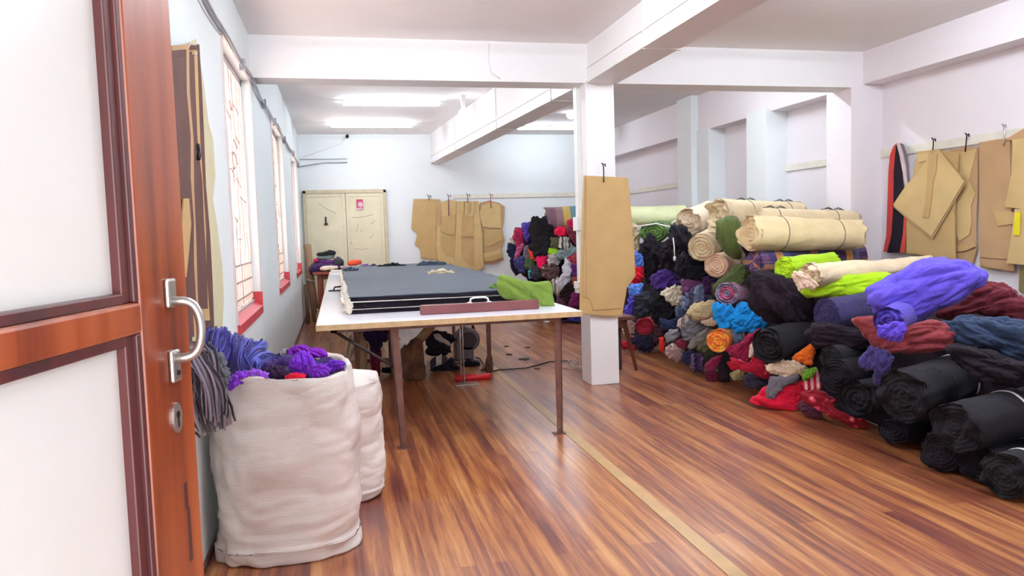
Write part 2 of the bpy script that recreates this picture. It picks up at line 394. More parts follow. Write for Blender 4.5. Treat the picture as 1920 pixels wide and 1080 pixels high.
# windows: recessed frame, two panes, wrought grille of crooked bars, red sill
def window(i, y0, y1):
    rnd = random.Random(40+i)
    r = sroot('window_%d' % i, (XL, (y0+y1)/2, WZ0))
    x = XL-.085; f = MB(); T = .05
    f.box(x-.03, x+.03, y0, y0+T, WZ0, WZ1); f.box(x-.03, x+.03, y1-T, y1, WZ0, WZ1)
    f.box(x-.03, x+.03, y0, y1, WZ1-T, WZ1); f.box(x-.03, x+.03, y0, y1, WZ0, WZ0+T)
    ym = (y0+y1)/2; f.box(x-.028, x+.028, ym-.03, ym+.03, WZ0, WZ1)
    build('window_frame', f, M['frame_w'], r)
    build('pane', MB().box(x-.024, x-.02, y0+T, ym-.03, WZ0+T, WZ1-T), M['pane'], r)
    build('pane', MB().box(x-.024, x-.02, ym+.03, y1-T, WZ0+T, WZ1-T), M['pane'], r)
    g = MB(); n = 7
    for k in range(n+1):
        yy = y0+T+(y1-y0-2*T)*k/n; path = []
        for s in range(12):
            path.append((x+.036, min(y1-.06, max(y0+.06, yy+rnd.uniform(-.05, .05))), WZ0+.32+(WZ1-WZ0-.4)*s/11))
        g.tube(path, .005, 5)
    for k in range(16):
        z = WZ0+.35+1.15*k/16+rnd.uniform(-.03, .03); ya = y0+.08+rnd.random()*(y1-y0-.5); L = rnd.uniform(.15, .34)
        g.tube([(x+.036, ya, z), (x+.036, ya+L*.5, z+rnd.uniform(-.05, .05)), (x+.036, ya+L, z+rnd.uniform(-.04, .04))], .006, 5)
    for z in (WZ0+.10, WZ0+.21, WZ0+.32): g.box(x+.032, x+.042, y0+T, y1-T, z, z+.012)
    for k in range(10):
        yy = y0+.08+(y1-y0-.16)*k/9; g.box(x+.032, x+.042, yy, yy+.012, WZ0+.06, WZ0+.33)
    build('grille', g, M['frame_steel'], r)
    s = MB().box(x+.03, XL-.038, y0, y1, WZ0, WZ0+.045); build('ledge', s, M['ledge'], r)
    s = MB().add([(XL-.04, y0, WZ0+.03), (XL+.018, y0, WZ0-.005), (XL+.018, y0, WZ0-.06), (XL-.04, y0, WZ0-.06), (XL-.04, y1, WZ0+.03), (XL+.018, y1, WZ0-.005), (XL+.018, y1, WZ0-.06), (XL-.04, y1, WZ0-.06)], [(0,1,2,3), (7,6,5,4), (0,4,5,1), (1,5,6,2), (2,6,7,3), (3,7,4,0)]); s.box(XL-.05, XL+.018, y1-.012, y1+.001, WZ0, WZ0+.10)
    build('window_sill', s, M['sill_red'], r)
    a = MB()      # thin raised surround
    a.box(XL, XL+.008, y0-.05, y0, WZ0, WZ1+.05); a.box(XL, XL+.008, y1, y1+.05, WZ0+.02, WZ1+.05); a.box(XL, XL+.008, y0, y1, WZ1, WZ1+.05)
    build('surround', a, M['frame_w'], r)
for i, (a, b) in enumerate(WINS): window(i+1, a, b)

# conduit along the left wall
c = thing('cable_conduit', 'thin grey cable conduit sagging along the left wall above the windows', 'cable conduit', (XL, 6, 2.5))
xs = XL+.02; mb = MB(); ys = np.linspace(2.4, 13.1, 60)
zc = 2.535+.012*np.sin(ys*2.4)-.01*np.sin(ys*5)
mb.tube([(xs, y, z) for y, z in zip(ys, zc)], .011, 6); mb.tube([(xs+.005, y, z-.03+.01*math.sin(y*3)) for y, z in zip(ys, zc)], .006, 6)
build('pipe', mb, M['conduit'], c, smooth=True)
for y in (3.6, 5.4, 6.9, 8.0, 9.4, 11.2, 12.6):
    z = float(np.interp(y, ys, zc)); build('clip', MB().box(XL+.002, XL+.04, y-.02, y+.02, z-.05, z+.025), M['conduit'], c)
mb = MB().tube([(XL+.02, YB-.03, 2.54), (XL+.4, YB-.02, 2.60), (XL+.8, YB-.02, 2.605)], .01, 6)
mb.tube([(XL+.02, YB-.03, 2.66), (XL+.8, YB-.02, 2.665)], .006, 6); build('back_pipe', mb, M['conduit'], c, smooth=True)
q = aty(651, 257, YB); q2 = aty(640, 270, YB); q3 = aty(565, 296, YB)
mb = MB().tube([q3-(0, .015, 0), q2-(0, .02, 0), q-(0, .03, -.03)], .005, 5)
tag(build('camera_cable', mb, M['white_plastic'], smooth=True), 'thin white wire running up the back wall to the small ceiling camera', 'cable')
s = thing('security_camera', 'tiny dark security camera high on the back wall above the cream doors', 'camera', (q[0], YB-.1, q[2]-.03))
build('mount', MB().box(q[0]-.02, q[0]+.02, YB-.06, YB, q[2]-.015, q[2]+.03), M['white_plastic'], s)
build('lens_barrel', MB().tube([(q[0], YB-.13, q[2]), (q[0], YB-.05, q[2])], .028, 12), M['black_metal'], s, smooth=True)

# tube lights and bulbs
def tube_light(label, p, y, tm='tube'):
    x0, z = p
    r = thing('tube_light', label, 'tube light', (x0, y, z), 'ceiling tube lights')
    build('housing', MB().box(x0, x0+1.26, y-.02, y+.02, z+.028, z+.048), M['white_plastic'], r)
    build('lit_tube', MB().tube([(x0+.02, y, z), (x0+.6, y, z), (x0+1.24, y, z)], .016, 10), M[tm], r, smooth=True)
    for xx in (x0, x0+1.24): build('end_cap', MB().box(xx, xx+.02, y-.018, y+.018, z-.018, z+.022), M['white_plastic'], r)
tube_light('lit ceiling tube light over the long table, the nearer of the two on the left', (.11, 3.03), 9.92)
tube_light('lit ceiling tube light left of the beam, the one nearer the cream back doors', (-.05, 3.03), 11.9)
tube_light('lit ceiling tube light right of the ceiling beam, partly behind the white column', (2.86, 3.03), 12.1)
tube_light('added unseen tube light on the ceiling of the front bay above the doorway', (.3, ZF-.05), 2.4, 'tube_fill')  # front bay tubes are added above the view for extra brightness
tube_light('added unseen tube light on the front bay ceiling above the black fabric rolls', (2.9, ZF-.05), 2.4, 'tube_fill')
tube_light('added unseen tube light on the front bay ceiling above the near end of the table', (.3, ZF-.05), 3.9, 'tube_fill')
tube_light('added tube light hidden just beyond the cross beam, over the middle of the table', (.3, 3.03), 7.0)  # tubes behind the cross beam are added out of sight to brighten the room
tube_light('added unseen tube light just beyond the cross beam, over the cream fabric rolls', (2.9, 3.03), 7.0, 'tube_fill')
tube_light('added unseen tube light on the front bay ceiling above the violet bundle', (2.9, ZF-.05), 3.9, 'tube_fill')
for (px, py, y, lab) in ((869, 213, 9.5, 'round lit bulb hanging under the ceiling left of the beam'), (1070, 215, 10.7, 'round lit bulb under the ceiling just left of the white column')):
    p = aty(px, py, y); r = thing('ceiling_bulb', lab, 'light bulb', p, 'round ceiling bulbs')
    th = np.linspace(-1.45, 1.2, 12)
    build('globe', MB().lathe([(.062*math.cos(a), .062*math.sin(a)) for a in th], p, 20), M['bulb'], r, smooth=True)
    build('holder', MB().lathe([(.022, .055), (.026, .10), (.04, ZC-p[2]-.01), (.04, ZC-p[2])], p, 14), M['white_plastic'], r, smooth=True)
mb = MB(); pp = [aty(918, 82, 6.04), aty(917, 110, 6.03), aty(922, 135, 6.03), aty(938, 148, 6.04)]
tag(build('wall_wire', MB().tube(pp, .003, 5), M['white_plastic'], smooth=True), 'thin white wire curling down the face of the cross beam', 'cable')

# back double door with frame, panels, poster and hook
d = sroot('door_2', (.12, YB, 0)); z1 = 2.13; xa, xm, xb = -.56, .14, .83
build('door_frame', MB().box(xa-.0, xa+.05, YB-.07, YB, 0, z1).box(xb-.05, xb, YB-.07, YB, 0, z1).box(xa, xb, YB-.07, YB, z1-.05, z1+.01), M['door_trim'], d, bevel=.004)
for (a, b) in ((xa+.05, xm-.004), (xm+.004, xb-.05)):
    mb = MB().box(a, b, YB-.045, YB-.005, .02, z1-.05)
    mb.box(a, a+.05, YB-.055, YB-.045, .02, z1-.05).box(b-.05, b, YB-.055, YB-.045, .02, z1-.05)
    mb.box(a+.05, b-.05, YB-.055, YB-.045, .76, .83).box(a+.05, b-.05, YB-.055, YB-.045, z1-.11, z1-.05).box(a+.05, b-.05, YB-.055, YB-.045, .02, .12)
    build('door_leaf', mb, M['cream_door'], d, bevel=.003)
build('door_bolt', MB().box(xm+.1, xm+.32, YB-.065, YB-.05, .815, .835), M['metal'], d)
p = aty(611, 412, YB-.06)
build('door_hook', MB().box(p[0]-.012, p[0]+.012, YB-.075, YB-.05, p[2]-.07, p[2]+.05).box(p[0]-.03, p[0]+.03, YB-.07, YB-.05, p[2]-.09, p[2]-.06), M['black_metal'], d)
a = aty(668, 374, YB-.06); b = aty(681, 391, YB-.06)
M['poster'] = plain('pink_poster', (206, 62, 112), .6, var=.2, scale=30); M['poster2'] = plain('pale_pink_print', (238, 196, 208), .6, var=.2, scale=40)
po = thing('wall_poster', 'small square pink picture stuck on the right leaf of the cream back door', 'poster', (a[0], YB-.06, b[2]))
build('sheet', MB().box(a[0], b[0], YB-.061, YB-.056, b[2], a[2]), M['poster'], po)
build('print', MB().lathe([(.001, 0), (.04, 0), (.04, .004), (.001, .004)], (0, 0, 0), 16) and MB().prism([(a[0]+.065+.042*math.cos(t), YB-.061, (a[2]+b[2])/2-.01+.05*math.sin(t)) for t in np.linspace(0, 6.28, 14)[:-1]], (0, -.002, 0)), M['poster2'], po)
build('caption', MB().box(a[0]+.005, b[0]-.005, YB-.063, YB-.061, b[2]-.025, b[2]+.01), M['poster2'], po)
mb = MB(); rnd = random.Random(3)
for (x0, y0, x1, y1) in ((657, 452, 662, 460), (664, 466, 690, 466), (694, 420, 703, 413), (660, 408, 700, 402), (676, 430, 680, 434), (596, 380, 630, 400), (672, 420, 668, 436), (692, 447, 700, 440)):
    mb.tube([aty(x0, y0, YB-.047), aty((x0+x1)/2, (y0+y1)/2+2, YB-.047), aty(x1, y1, YB-.047)], .004, 4)
build('scratches', mb, plain('door_scratches', (186, 170, 136), .8), d)

# ------------------------------------------------------------------ near door (opened inward, camera stands in the doorway)
dv = ray(945, 434); dv[2] = 0; dv /= np.linalg.norm(dv)
nrm = np.array([-dv[1], dv[0], 0.0])                  # points away from the camera's side
P0 = CAM + ray(355, 640)/_f*0.98
def ond(px, py, off=0.0):
    r = ray(px, py); t_ = np.dot(P0+nrm*off-CAM, nrm)/np.dot(r, nrm); return CAM + t_*r
s0 = np.dot(ond(352, 560)-P0, dv)                     # free edge along the leaf
def onl(s, z, off=0.0): q = P0 + dv*s + nrm*off; return np.array([q[0], q[1], z])
def sof(px, py): return float(np.dot(ond(px, py)-P0, dv))
s_edge = sof(352, 560); s_face = sof(258, 470); s_bead = sof(236, 470)
z_rt, z_rb = float(ond(255, 568)[2]), float(ond(255, 628)[2])
TH = .038; LW = .78; s_h = s_edge-LW
dr = sroot('door_1', tuple(float(a) for a in onl(s_h, 0)))
def slab(sa, sb, za, zb, o0=0.0, o1=TH):
    c_ = (onl((sa+sb)/2, (za+zb)/2, (o0+o1)/2)); return (c_, (dv, nrm, (0, 0, 1)), ((sb-sa)/2, (o1-o0)/2, (zb-za)/2))
SW = s_edge - s_face
build('stile', MB().obox(*slab(s_face, s_edge, 0, 2.1)), M['door_wood'], dr, bevel=.003)
build('stile', MB().obox(*slab(s_h, s_h+SW, 0, 2.1)), M['door_wood'], dr, bevel=.003)
build('rail', MB().obox(*slab(s_h+SW, s_face, z_rb, z_rt)), M['door_wood'], dr, bevel=.004)
build('rail', MB().obox(*slab(s_h+SW, s_face, 0, .2)), M['door_wood'], dr)
build('rail', MB().obox(*slab(s_h+SW, s_face, 1.98, 2.1)), M['door_wood'], dr)
bw = s_face-s_bead
for (za, zb) in ((.2, z_rb), (z_rt, 1.98)):
    build('glass_pane', MB().obox(*slab(s_h+SW, s_face, za, zb, .018, .024)), M['door_glass'], dr)
    m_ = MB().obox(*slab(s_bead, s_face, za, zb, .007, TH-.004)); m_.obox(*slab(s_bead+.62*bw, s_face, za, zb, .002, TH))
    m_.obox(*slab(s_h+SW, s_h+SW+bw, za, zb, .008, TH-.004))
    build('glazing_bead', m_, M['door_bead'], dr, bevel=.002)
    m_ = MB().obox(*slab(s_h+SW, s_bead, zb-.012, zb, .006, TH-.004)); m_.obox(*slab(s_h+SW, s_bead, za, za+.012, .006, TH-.004))
    build('glazing_bead', m_, M['door_bead'], dr, bevel=.002)
# pull handle: two mounts and a bowed flat bar standing off toward the room edge
hz0, hz1 = float(ond(325, 548)[2]), float(ond(325, 683)[2]); gz0, gz1 = float(ond(330, 562)[2]), float(ond(330, 670)[2]); hs = sof(316, 560)
hd = build('door_handle', MB().obox(*slab(hs-.012, hs+.012, hz0-.018, hz0+.018, -.006, 0)).obox(*slab(hs-.012, hs+.012, hz1-.022, hz1+.018, -.006, 0)), M['metal'], dr, bevel=.003)
pth = []
for a in np.linspace(0, math.pi, 19):
    k_ = math.sin(a)**.5; pth.append(onl(hs+.012*k_, gz0+(gz1-gz0)*(.5-.5*math.cos(a)), -.003-.030*k_))
build('grip', MB().tube(pth, .0078, 10, flat=.75), M['metal'], hd, smooth=True)
for z in (hz0-.01, hz1-.01): build('screw', MB().tube([onl(hs, z, -.006), onl(hs, z, -.008)], .0035, 8), M['black_metal'], hd)
kz = float(ond(330, 783)[2]); ks = sof(330, 783)
es = build('keyhole_plate', MB().prism([onl(ks+.012*math.cos(a), kz+.019*math.sin(a), 0) for a in np.linspace(0, 2*math.pi, 25)[:-1]], -nrm*.003), M['metal'], dr)
build('keyhole', MB().prism([onl(ks+.0045*math.cos(a), kz+.004+.0045*math.sin(a), -.003) for a in np.linspace(0, 2*math.pi, 17)[:-1]], -nrm*.0006).obox(*slab(ks-.0018, ks+.0018, kz-.012, kz+.004, -.0036, -.003)), M['black_metal'], es)
bz = float(ond(348, 925)[2]); bs = sof(348, 925)
build('bolt_slot', MB().obox(*slab(bs-.004, bs+.004, bz-.02, bz+.014, -.001, .002)).obox(*slab(bs+.001, bs+.008, bz-.09, bz-.02, -.001, .002)), M['door_bead'], dr)
# ================================================================== cloth and roll builders
def vnorm(V, F):
    F = np.array(F); N = np.zeros_like(V)
    a = np.cross(V[F[:, 2]]-V[F[:, 0]], V[F[:, 3]]-V[F[:, 1]])
    for k in range(4): np.add.at(N, F[:, k], a)
    return N/(np.linalg.norm(N, axis=1)[:, None]+1e-12)
_seed = [100]
def lump_mb(poly, dep=None, bulge=.6, fold=.2, freq=None, along=None, push=0.0, nu=88, nv=46, seed=None, stretch=.35, edge=.55, grow=1.0):
    """A soft body whose outline is the polygon, standing at its own depth with real thickness."""
    _seed[0] += 1; sd = seed or _seed[0]
    P2 = np.array(poly, float); c2 = P2.mean(0); P2 = c2 + (P2-c2)*grow
    # area centroid
    x, y = P2[:, 0], P2[:, 1]; x1, y1 = np.roll(x, -1), np.roll(y, -1); cr = x*y1-x1*y; A = cr.sum()/2
    c2 = np.array([((x+x1)*cr).sum()/(6*A), ((y+y1)*cr).sum()/(6*A)])
    c = np.array(pt(c2[0], c2[1], dep)); vd = c-CAM; vd /= np.linalg.norm(vd)
    c = c + vd*push; s = mpp(c)
    right = RCW.T @ np.array([1.0, 0, 0]); right -= vd*np.dot(right, vd); right /= np.linalg.norm(right)
    down = np.cross(vd, right); 
    if down[2] > 0: down = -down
    q = P2-c2; ang = np.arctan2(q[:, 1], q[:, 0])
    th = np.linspace(-math.pi, math.pi, nu, endpoint=False); R = np.zeros(nu)
    n = len(P2)
    for i, t_ in enumerate(th):
        dx, dy = math.cos(t_), math.sin(t_); best = 0
        for j in range(n):
            ax, ay = q[j]; bx, by = q[(j+1) % n]; ex, ey = bx-ax, by-ay
            den = dx*ey-dy*ex
            if abs(den) < 1e-9: continue
            tt = (ax*ey-ay*ex)/den; uu = (ax*dy-ay*dx)/den
            if tt > 0 and -1e-6 <= uu <= 1+1e-6: best = max(best, tt)
        R[i] = best
    for _ in range(2): R = .25*np.roll(R, 1)+.5*R+.25*np.roll(R, -1)
    R *= s; rm = float(np.sqrt(np.mean(R**2))); B = bulge*rm
    ph = np.linspace(0.02, math.pi-.02, nv)
    V = []; UV = []
    for p_ in ph:
        sr = math.sin(p_)**edge; cz = math.cos(p_)
        for i, t_ in enumerate(th):
            rr = R[i]*sr; a, b = rr*math.cos(t_), rr*math.sin(t_)
            V.append(c + right*a + down*b - vd*(B*cz)); UV.append((a, b))
    V = np.array(V)
    F = [(i*nu+k, i*nu+(k+1) % nu, (i+1)*nu+(k+1) % nu, (i+1)*nu+k) for i in range(nv-1) for k in range(nu)]
    N = vnorm(V, F)
    if np.mean(np.einsum('ij,ij->i', N, V-c)) < 0: F = [f[::-1] for f in F]; N = -N
    if fold:
        al = along if along is not None else (math.sin(sd*1.7), math.cos(sd*2.3)*.6, math.cos(sd*1.1))
        if isinstance(al, (int, float)): al = right*math.cos(math.radians(al)) - down*math.sin(math.radians(al))
        fr = freq or 1.9/rm
        V = V + N*(folds(V, fr, sd, al, stretch)*fold*1.55*rm)[:, None]
    F += [tuple(range(nu))[::-1], tuple((nv-1)*nu+k for k in range(nu))]
    V[:, 2] = np.maximum(V[:, 2], .004)
    return MB().add(V, F, np.array(UV))
def cloth_thing(name, poly, m, label, cat='fabric', group=None, dep=None, **k):
    return tag(build(name, lump_mb(poly, dep, **k), m, smooth=True), label, cat, group)

def roll_mb(A, B, rA, rB, flat=1.0, turns=5, messy=.15, seed=None, nu=56, nr=44, soft=.04, lip=.06, tilt=0.0, ring=26, capdepth=.12):
    """Rolled cloth: soft body from A (visible end) to B, spiral of layers on both ends."""
    _seed[0] += 1; sd = seed or _seed[0]
    A = np.array(A, float); B = np.array(B, float); ax = B-A; L = np.linalg.norm(ax); ax /= L
    up = np.array([0, 0, 1.0]) - ax*ax[2]; up /= np.linalg.norm(up); sx = np.cross(ax, up)
    ca, sa_ = math.cos(tilt), math.sin(tilt); up, sx = up*ca+sx*sa_, sx*ca-up*sa_
    th = np.linspace(0, 2*math.pi, nu, endpoint=False)
    def ring_pts(c, r, z0):
        rr = r*(1-lip*((th+sd) % (2*math.pi))/(2*math.pi))
        return c + np.outer(rr*np.cos(th), sx) + np.outer(rr*np.sin(th)*flat, up)
    V = []; UV = []; rm = (rA+rB)/2
    def cap(c, r, sgn, rows, rev):
        out = []; uvs = []
        for i in rows:
            rho = i/ring
            g = (rho*turns - (th+sd)/(2*math.pi)) % 1.0
            dz = -capdepth*r*(np.abs(2*g-1))*(.35+.65*rho) - .25*capdepth*r*(1-rho)
            P_ = ring_pts(c, r*rho, 0)
            nn = pn(P_*3.0/r*.6, sd+3)*messy*r*1.6*(.3+rho) + pn(P_*6/r, sd+8)*messy*r*.4
            out.append(P_ - ax*sgn*(dz+nn)[:, None]*1.0); uvs.append(np.stack([sgn*rho*r*np.ones(nu)+ (0 if sgn > 0 else L), th*r], 1))
        return out, uvs
    rows = list(range(1, ring+1))
    a_, ua = cap(A, rA, 1, rows, False)
    body = []; ub = []
    for k in range(1, nr):
        f_ = k/nr; c = A+(B-A)*f_; c = c + up*(-soft*.6*rm*math.sin(f_*math.pi)) ; r = rA+(rB-rA)*f_
        P_ = ring_pts(c, r, 0); body.append(P_); ub.append(np.stack([f_*L*np.ones(nu), th*rm], 1))
    b_, ubb = cap(B, rB, -1, rows[::-1], True)
    V = a_+body+b_; UV = ua+ub+ubb; nrow = len(V); V = np.concatenate(V); UV = np.concatenate(UV)
    F = [(i*nu+k, i*nu+(k+1) % nu, (i+1)*nu+(k+1) % nu, (i+1)*nu+k) for i in range(nrow-1) for k in range(nu)]
    N = vnorm(V, F); ctr = (A+B)/2
    if np.mean(np.einsum('ij,ij->i', N, V-ctr)) < 0: F = [f[::-1] for f in F]; N = -N
    w_ = np.zeros(len(V)); w_[ring*nu:(nrow-ring)*nu] = 1; w_[(ring-4)*nu:ring*nu] = .6
    al = ax*.8+up*.3
    V = V + N*(folds(V, .8/rm, sd, al, .3)*soft*rm*1.3*w_)[:, None]
    F += [tuple(range(nu)), tuple((nrow-1)*nu+k for k in range(nu))[::-1]]
    V[:, 2] = np.maximum(V[:, 2], .004)
    return MB().add(V, F, UV), (ax, up, sx, L)
def roll_thing(name, a, b, ra, rb, m, label, da=None, db=None, cat='fabric roll', group=None, ties=(), tie_m=None, bow=False, **k):
    """a, b: ends in the picture; da, db: how deep they lie; ra, rb in metres."""
    A = np.array(pt(a[0], a[1], da)); Bp = np.array(pt(b[0], b[1], db if db is not None else A[1]))
    mb_, (ax, up, sx, L) = roll_mb(A, Bp, ra, rb, **k)
    o = tag(build(name, mb_, m, smooth=True), label, cat, group)
    bvh = None
    for f_ in ties:
        c = A+(Bp-A)*f_; r = (ra+(rb-ra)*f_)*1.02
        th = np.linspace(0, 2*math.pi, 49)
        mb2 = MB(); white = tie_m is M['string_w']; wdt = .008 if white else .004
        if bvh is None: bvh = BVHTree.FromPolygons(mb_.V().tolist(), mb_.f)
        def hug(e, lift):
            out = []
            for t_ in th:
                dr_ = sx*math.cos(t_)+up*math.sin(t_)
                h_ = bvh.ray_cast(Vector(c+ax*e+dr_*r*1.8), Vector(-dr_), r*1.8)
                p_ = np.array(h_[0]) if h_[0] is not None else c+ax*e+dr_*r
                out.append(p_+dr_*lift)
            for _ in range(2): out = [out[0]]+[.25*out[i-1]+.5*out[i]+.25*out[i+1] for i in range(1, len(out)-1)]+[out[-1]]
            return out
        if white:
            lo, hi, lo2, hi2 = hug(-wdt, .001), hug(wdt, .001), hug(-wdt, .005), hug(wdt, .005); n_ = len(th)
            mb2.add(lo+hi+lo2+hi2, [q for i in range(n_-1) for q in ((2*n_+i, 3*n_+i, 3*n_+i+1, 2*n_+i+1), (i, 2*n_+i, 2*n_+i+1, i+1), (n_+i+1, 3*n_+i+1, 3*n_+i, n_+i))])
        else:
            ring_ = hug(0, .002); mb2.tube(ring_, wdt, 6, cap=False)
            if bow:
                tp = max(ring_, key=lambda p_: p_[2])
                for sg in (-1, 1):
                    mb2.tube([tp, tp+ax*sg*.05+up*.022, tp+ax*sg*.09+up*.008], .005, 5)
                    mb2.tube([tp, tp+ax*sg*.04+up*.012-sx*.02, tp+ax*sg*.12-sx*.01+up*.002], .004, 5)
        build('tie', mb2, tie_m or M['string'], o, smooth=True)
    return o

# colours
def G(*a): return cloth(a)
BLACK = cloth((36, 30, 38)); BLACK2 = cloth((44, 40, 48)); BLACKP = cloth((44, 26, 42)); INDIGO = cloth((48, 40, 84)); NAVY = cloth((34, 38, 66))
CREAM = cloth((226, 204, 166)); CREAM2 = cloth((224, 202, 176)); PCREAM = cloth((212, 214, 168)); PINKC = cloth((226, 190, 160))
OLIVE = cloth((82, 94, 44)); GREEN = cloth((92, 122, 60)); LIME = cloth((172, 214, 26)); VIOLET = cloth((100, 82, 208))
MAROON = cloth((104, 32, 44)); RUST = cloth((134, 52, 58)); TEAL = cloth((42, 56, 84)); BLUE = cloth((24, 146, 226)); RED = cloth((214, 18, 54))
GREY = cloth((128, 118, 122)); GREYB = cloth((98, 112, 138)); PURP = cloth((72, 40, 122)); TAN = cloth((204, 182, 142))
PLAID = cloth((120, 80, 110), 'plaid', [(104, 66, 96), (60, 48, 96), (226, 160, 60), (92, 100, 150), (70, 40, 80)], k=.8)
PLAID2 = cloth((150, 60, 90), 'plaid', [(126, 134, 156), (176, 60, 96), (120, 126, 150), (150, 40, 70)], k=2.4)
STRIPED = cloth((150, 90, 100), 'stripe', [(124, 92, 108), (150, 120, 120), (206, 176, 96), (110, 150, 160), (124, 122, 124), (206, 84, 112)], k=1.5)
MPRINT = cloth((170, 40, 80), 'print', [(140, 24, 60), (214, 110, 130)]); CPRINT = cloth((190, 24, 56), 'print', [(168, 16, 48), (222, 120, 120)])
FLORAL = cloth((206, 60, 80), 'print', [(132, 16, 34), (226, 150, 150)], k=.8)
LACE = cloth((190, 160, 150), 'print', [(150, 120, 116), (224, 208, 196)], k=1.2)
BROWNP = cloth((120, 90, 84), 'print', [(80, 56, 54), (196, 170, 150)], k=.8)
GSTR = cloth((160, 156, 150), 'stripe', [(150, 146, 140), (196, 190, 180), (70, 62, 66), (170, 160, 150)], k=9)
RSTR = cloth((220, 60, 90), 'stripe', [(206, 30, 62), (236, 190, 190)], k=26)
MAUVE = cloth((112, 60, 104)); DKPURP = cloth((56, 26, 66))
TIED = cloth((230, 130, 40), 'blotch', [(222, 50, 60), (236, 150, 50), (230, 190, 90)], k=1.6)
QUILT = cloth((104, 122, 152)); SKYB = cloth((84, 120, 206)); WHITE = cloth((206, 200, 214)); ORANGE = cloth((226, 104, 30))

# dark mass of cloth that fills the pile behind the things one can pick out
ysg = np.linspace(2.55, 12.6, 150); NS = 46; V = []
for y in ysg:
    top = float(np.interp(y, [2.5, 3.2, 4.2, 5.2, 6.2, 8.0, 10.2, 11.5, 12.6], [.3, .5, .62, .84, 1.12, 1.22, 1.1, .98, .7]))
    xb = float(np.interp(y, [2.5, 9.3, 10.2, 11.0, 12.6], [3.34, 3.5, 3.9, 3.3, 3.1]))
    for j in range(NS):
        q = j/(NS-1)
        if q < .45: s_ = q/.45; V.append((xb+.3*top*s_, y, top*s_))
        elif q < .55: s_ = (q-.45)/.1; V.append((xb+.3*top+.1*s_, y, top+.03*math.sin(s_*3.1)))
        else: s_ = (q-.55)/.45; V.append((xb+.3*top+.1+(4.60-xb-.3*top-.1)*s_, y, top))
V = np.array(V); F = [(i*NS+j, i*NS+j+1, (i+1)*NS+j+1, (i+1)*NS+j) for i in range(len(ysg)-1) for j in range(NS-1)]
N = vnorm(V, F); N = N if N[:, 2].mean() > 0 else -N
V = V + N*(folds(V, 4.2, 5, (.5, .2, .8), .5)*.05-.03)[:, None]; V[:, 2] = np.maximum(V[:, 2], .003)
tag(build('dark_cloth_heap', MB().add(V, F), BLACKP, smooth=True), 'crumpled black and dark purple cloth packed deep in the fabric pile', 'fabric', kind='stuff')

R_, T_, K_ = roll_thing, cloth_thing, 'fabric pile along the right wall'
tag(build('dark_cloth_heap', lump_mb([(968,446),(990,432),(1010,412),(1040,404),(1088,408),(1092,500),(1092,600),(1050,604),(1020,600),(1000,560),(980,520),(966,500)], 'F', .3, .12, push=.55, nu=120, nv=60), cloth((44, 34, 58)), smooth=True), 'dim purple cloth packed behind the far heap left of the column', 'fabric', kind='stuff')
g1 = 'fabrics heaped beyond the white column'; g2 = 'fabrics piled along the right wall'; g3 = 'black fabric rolls nearest the camera'
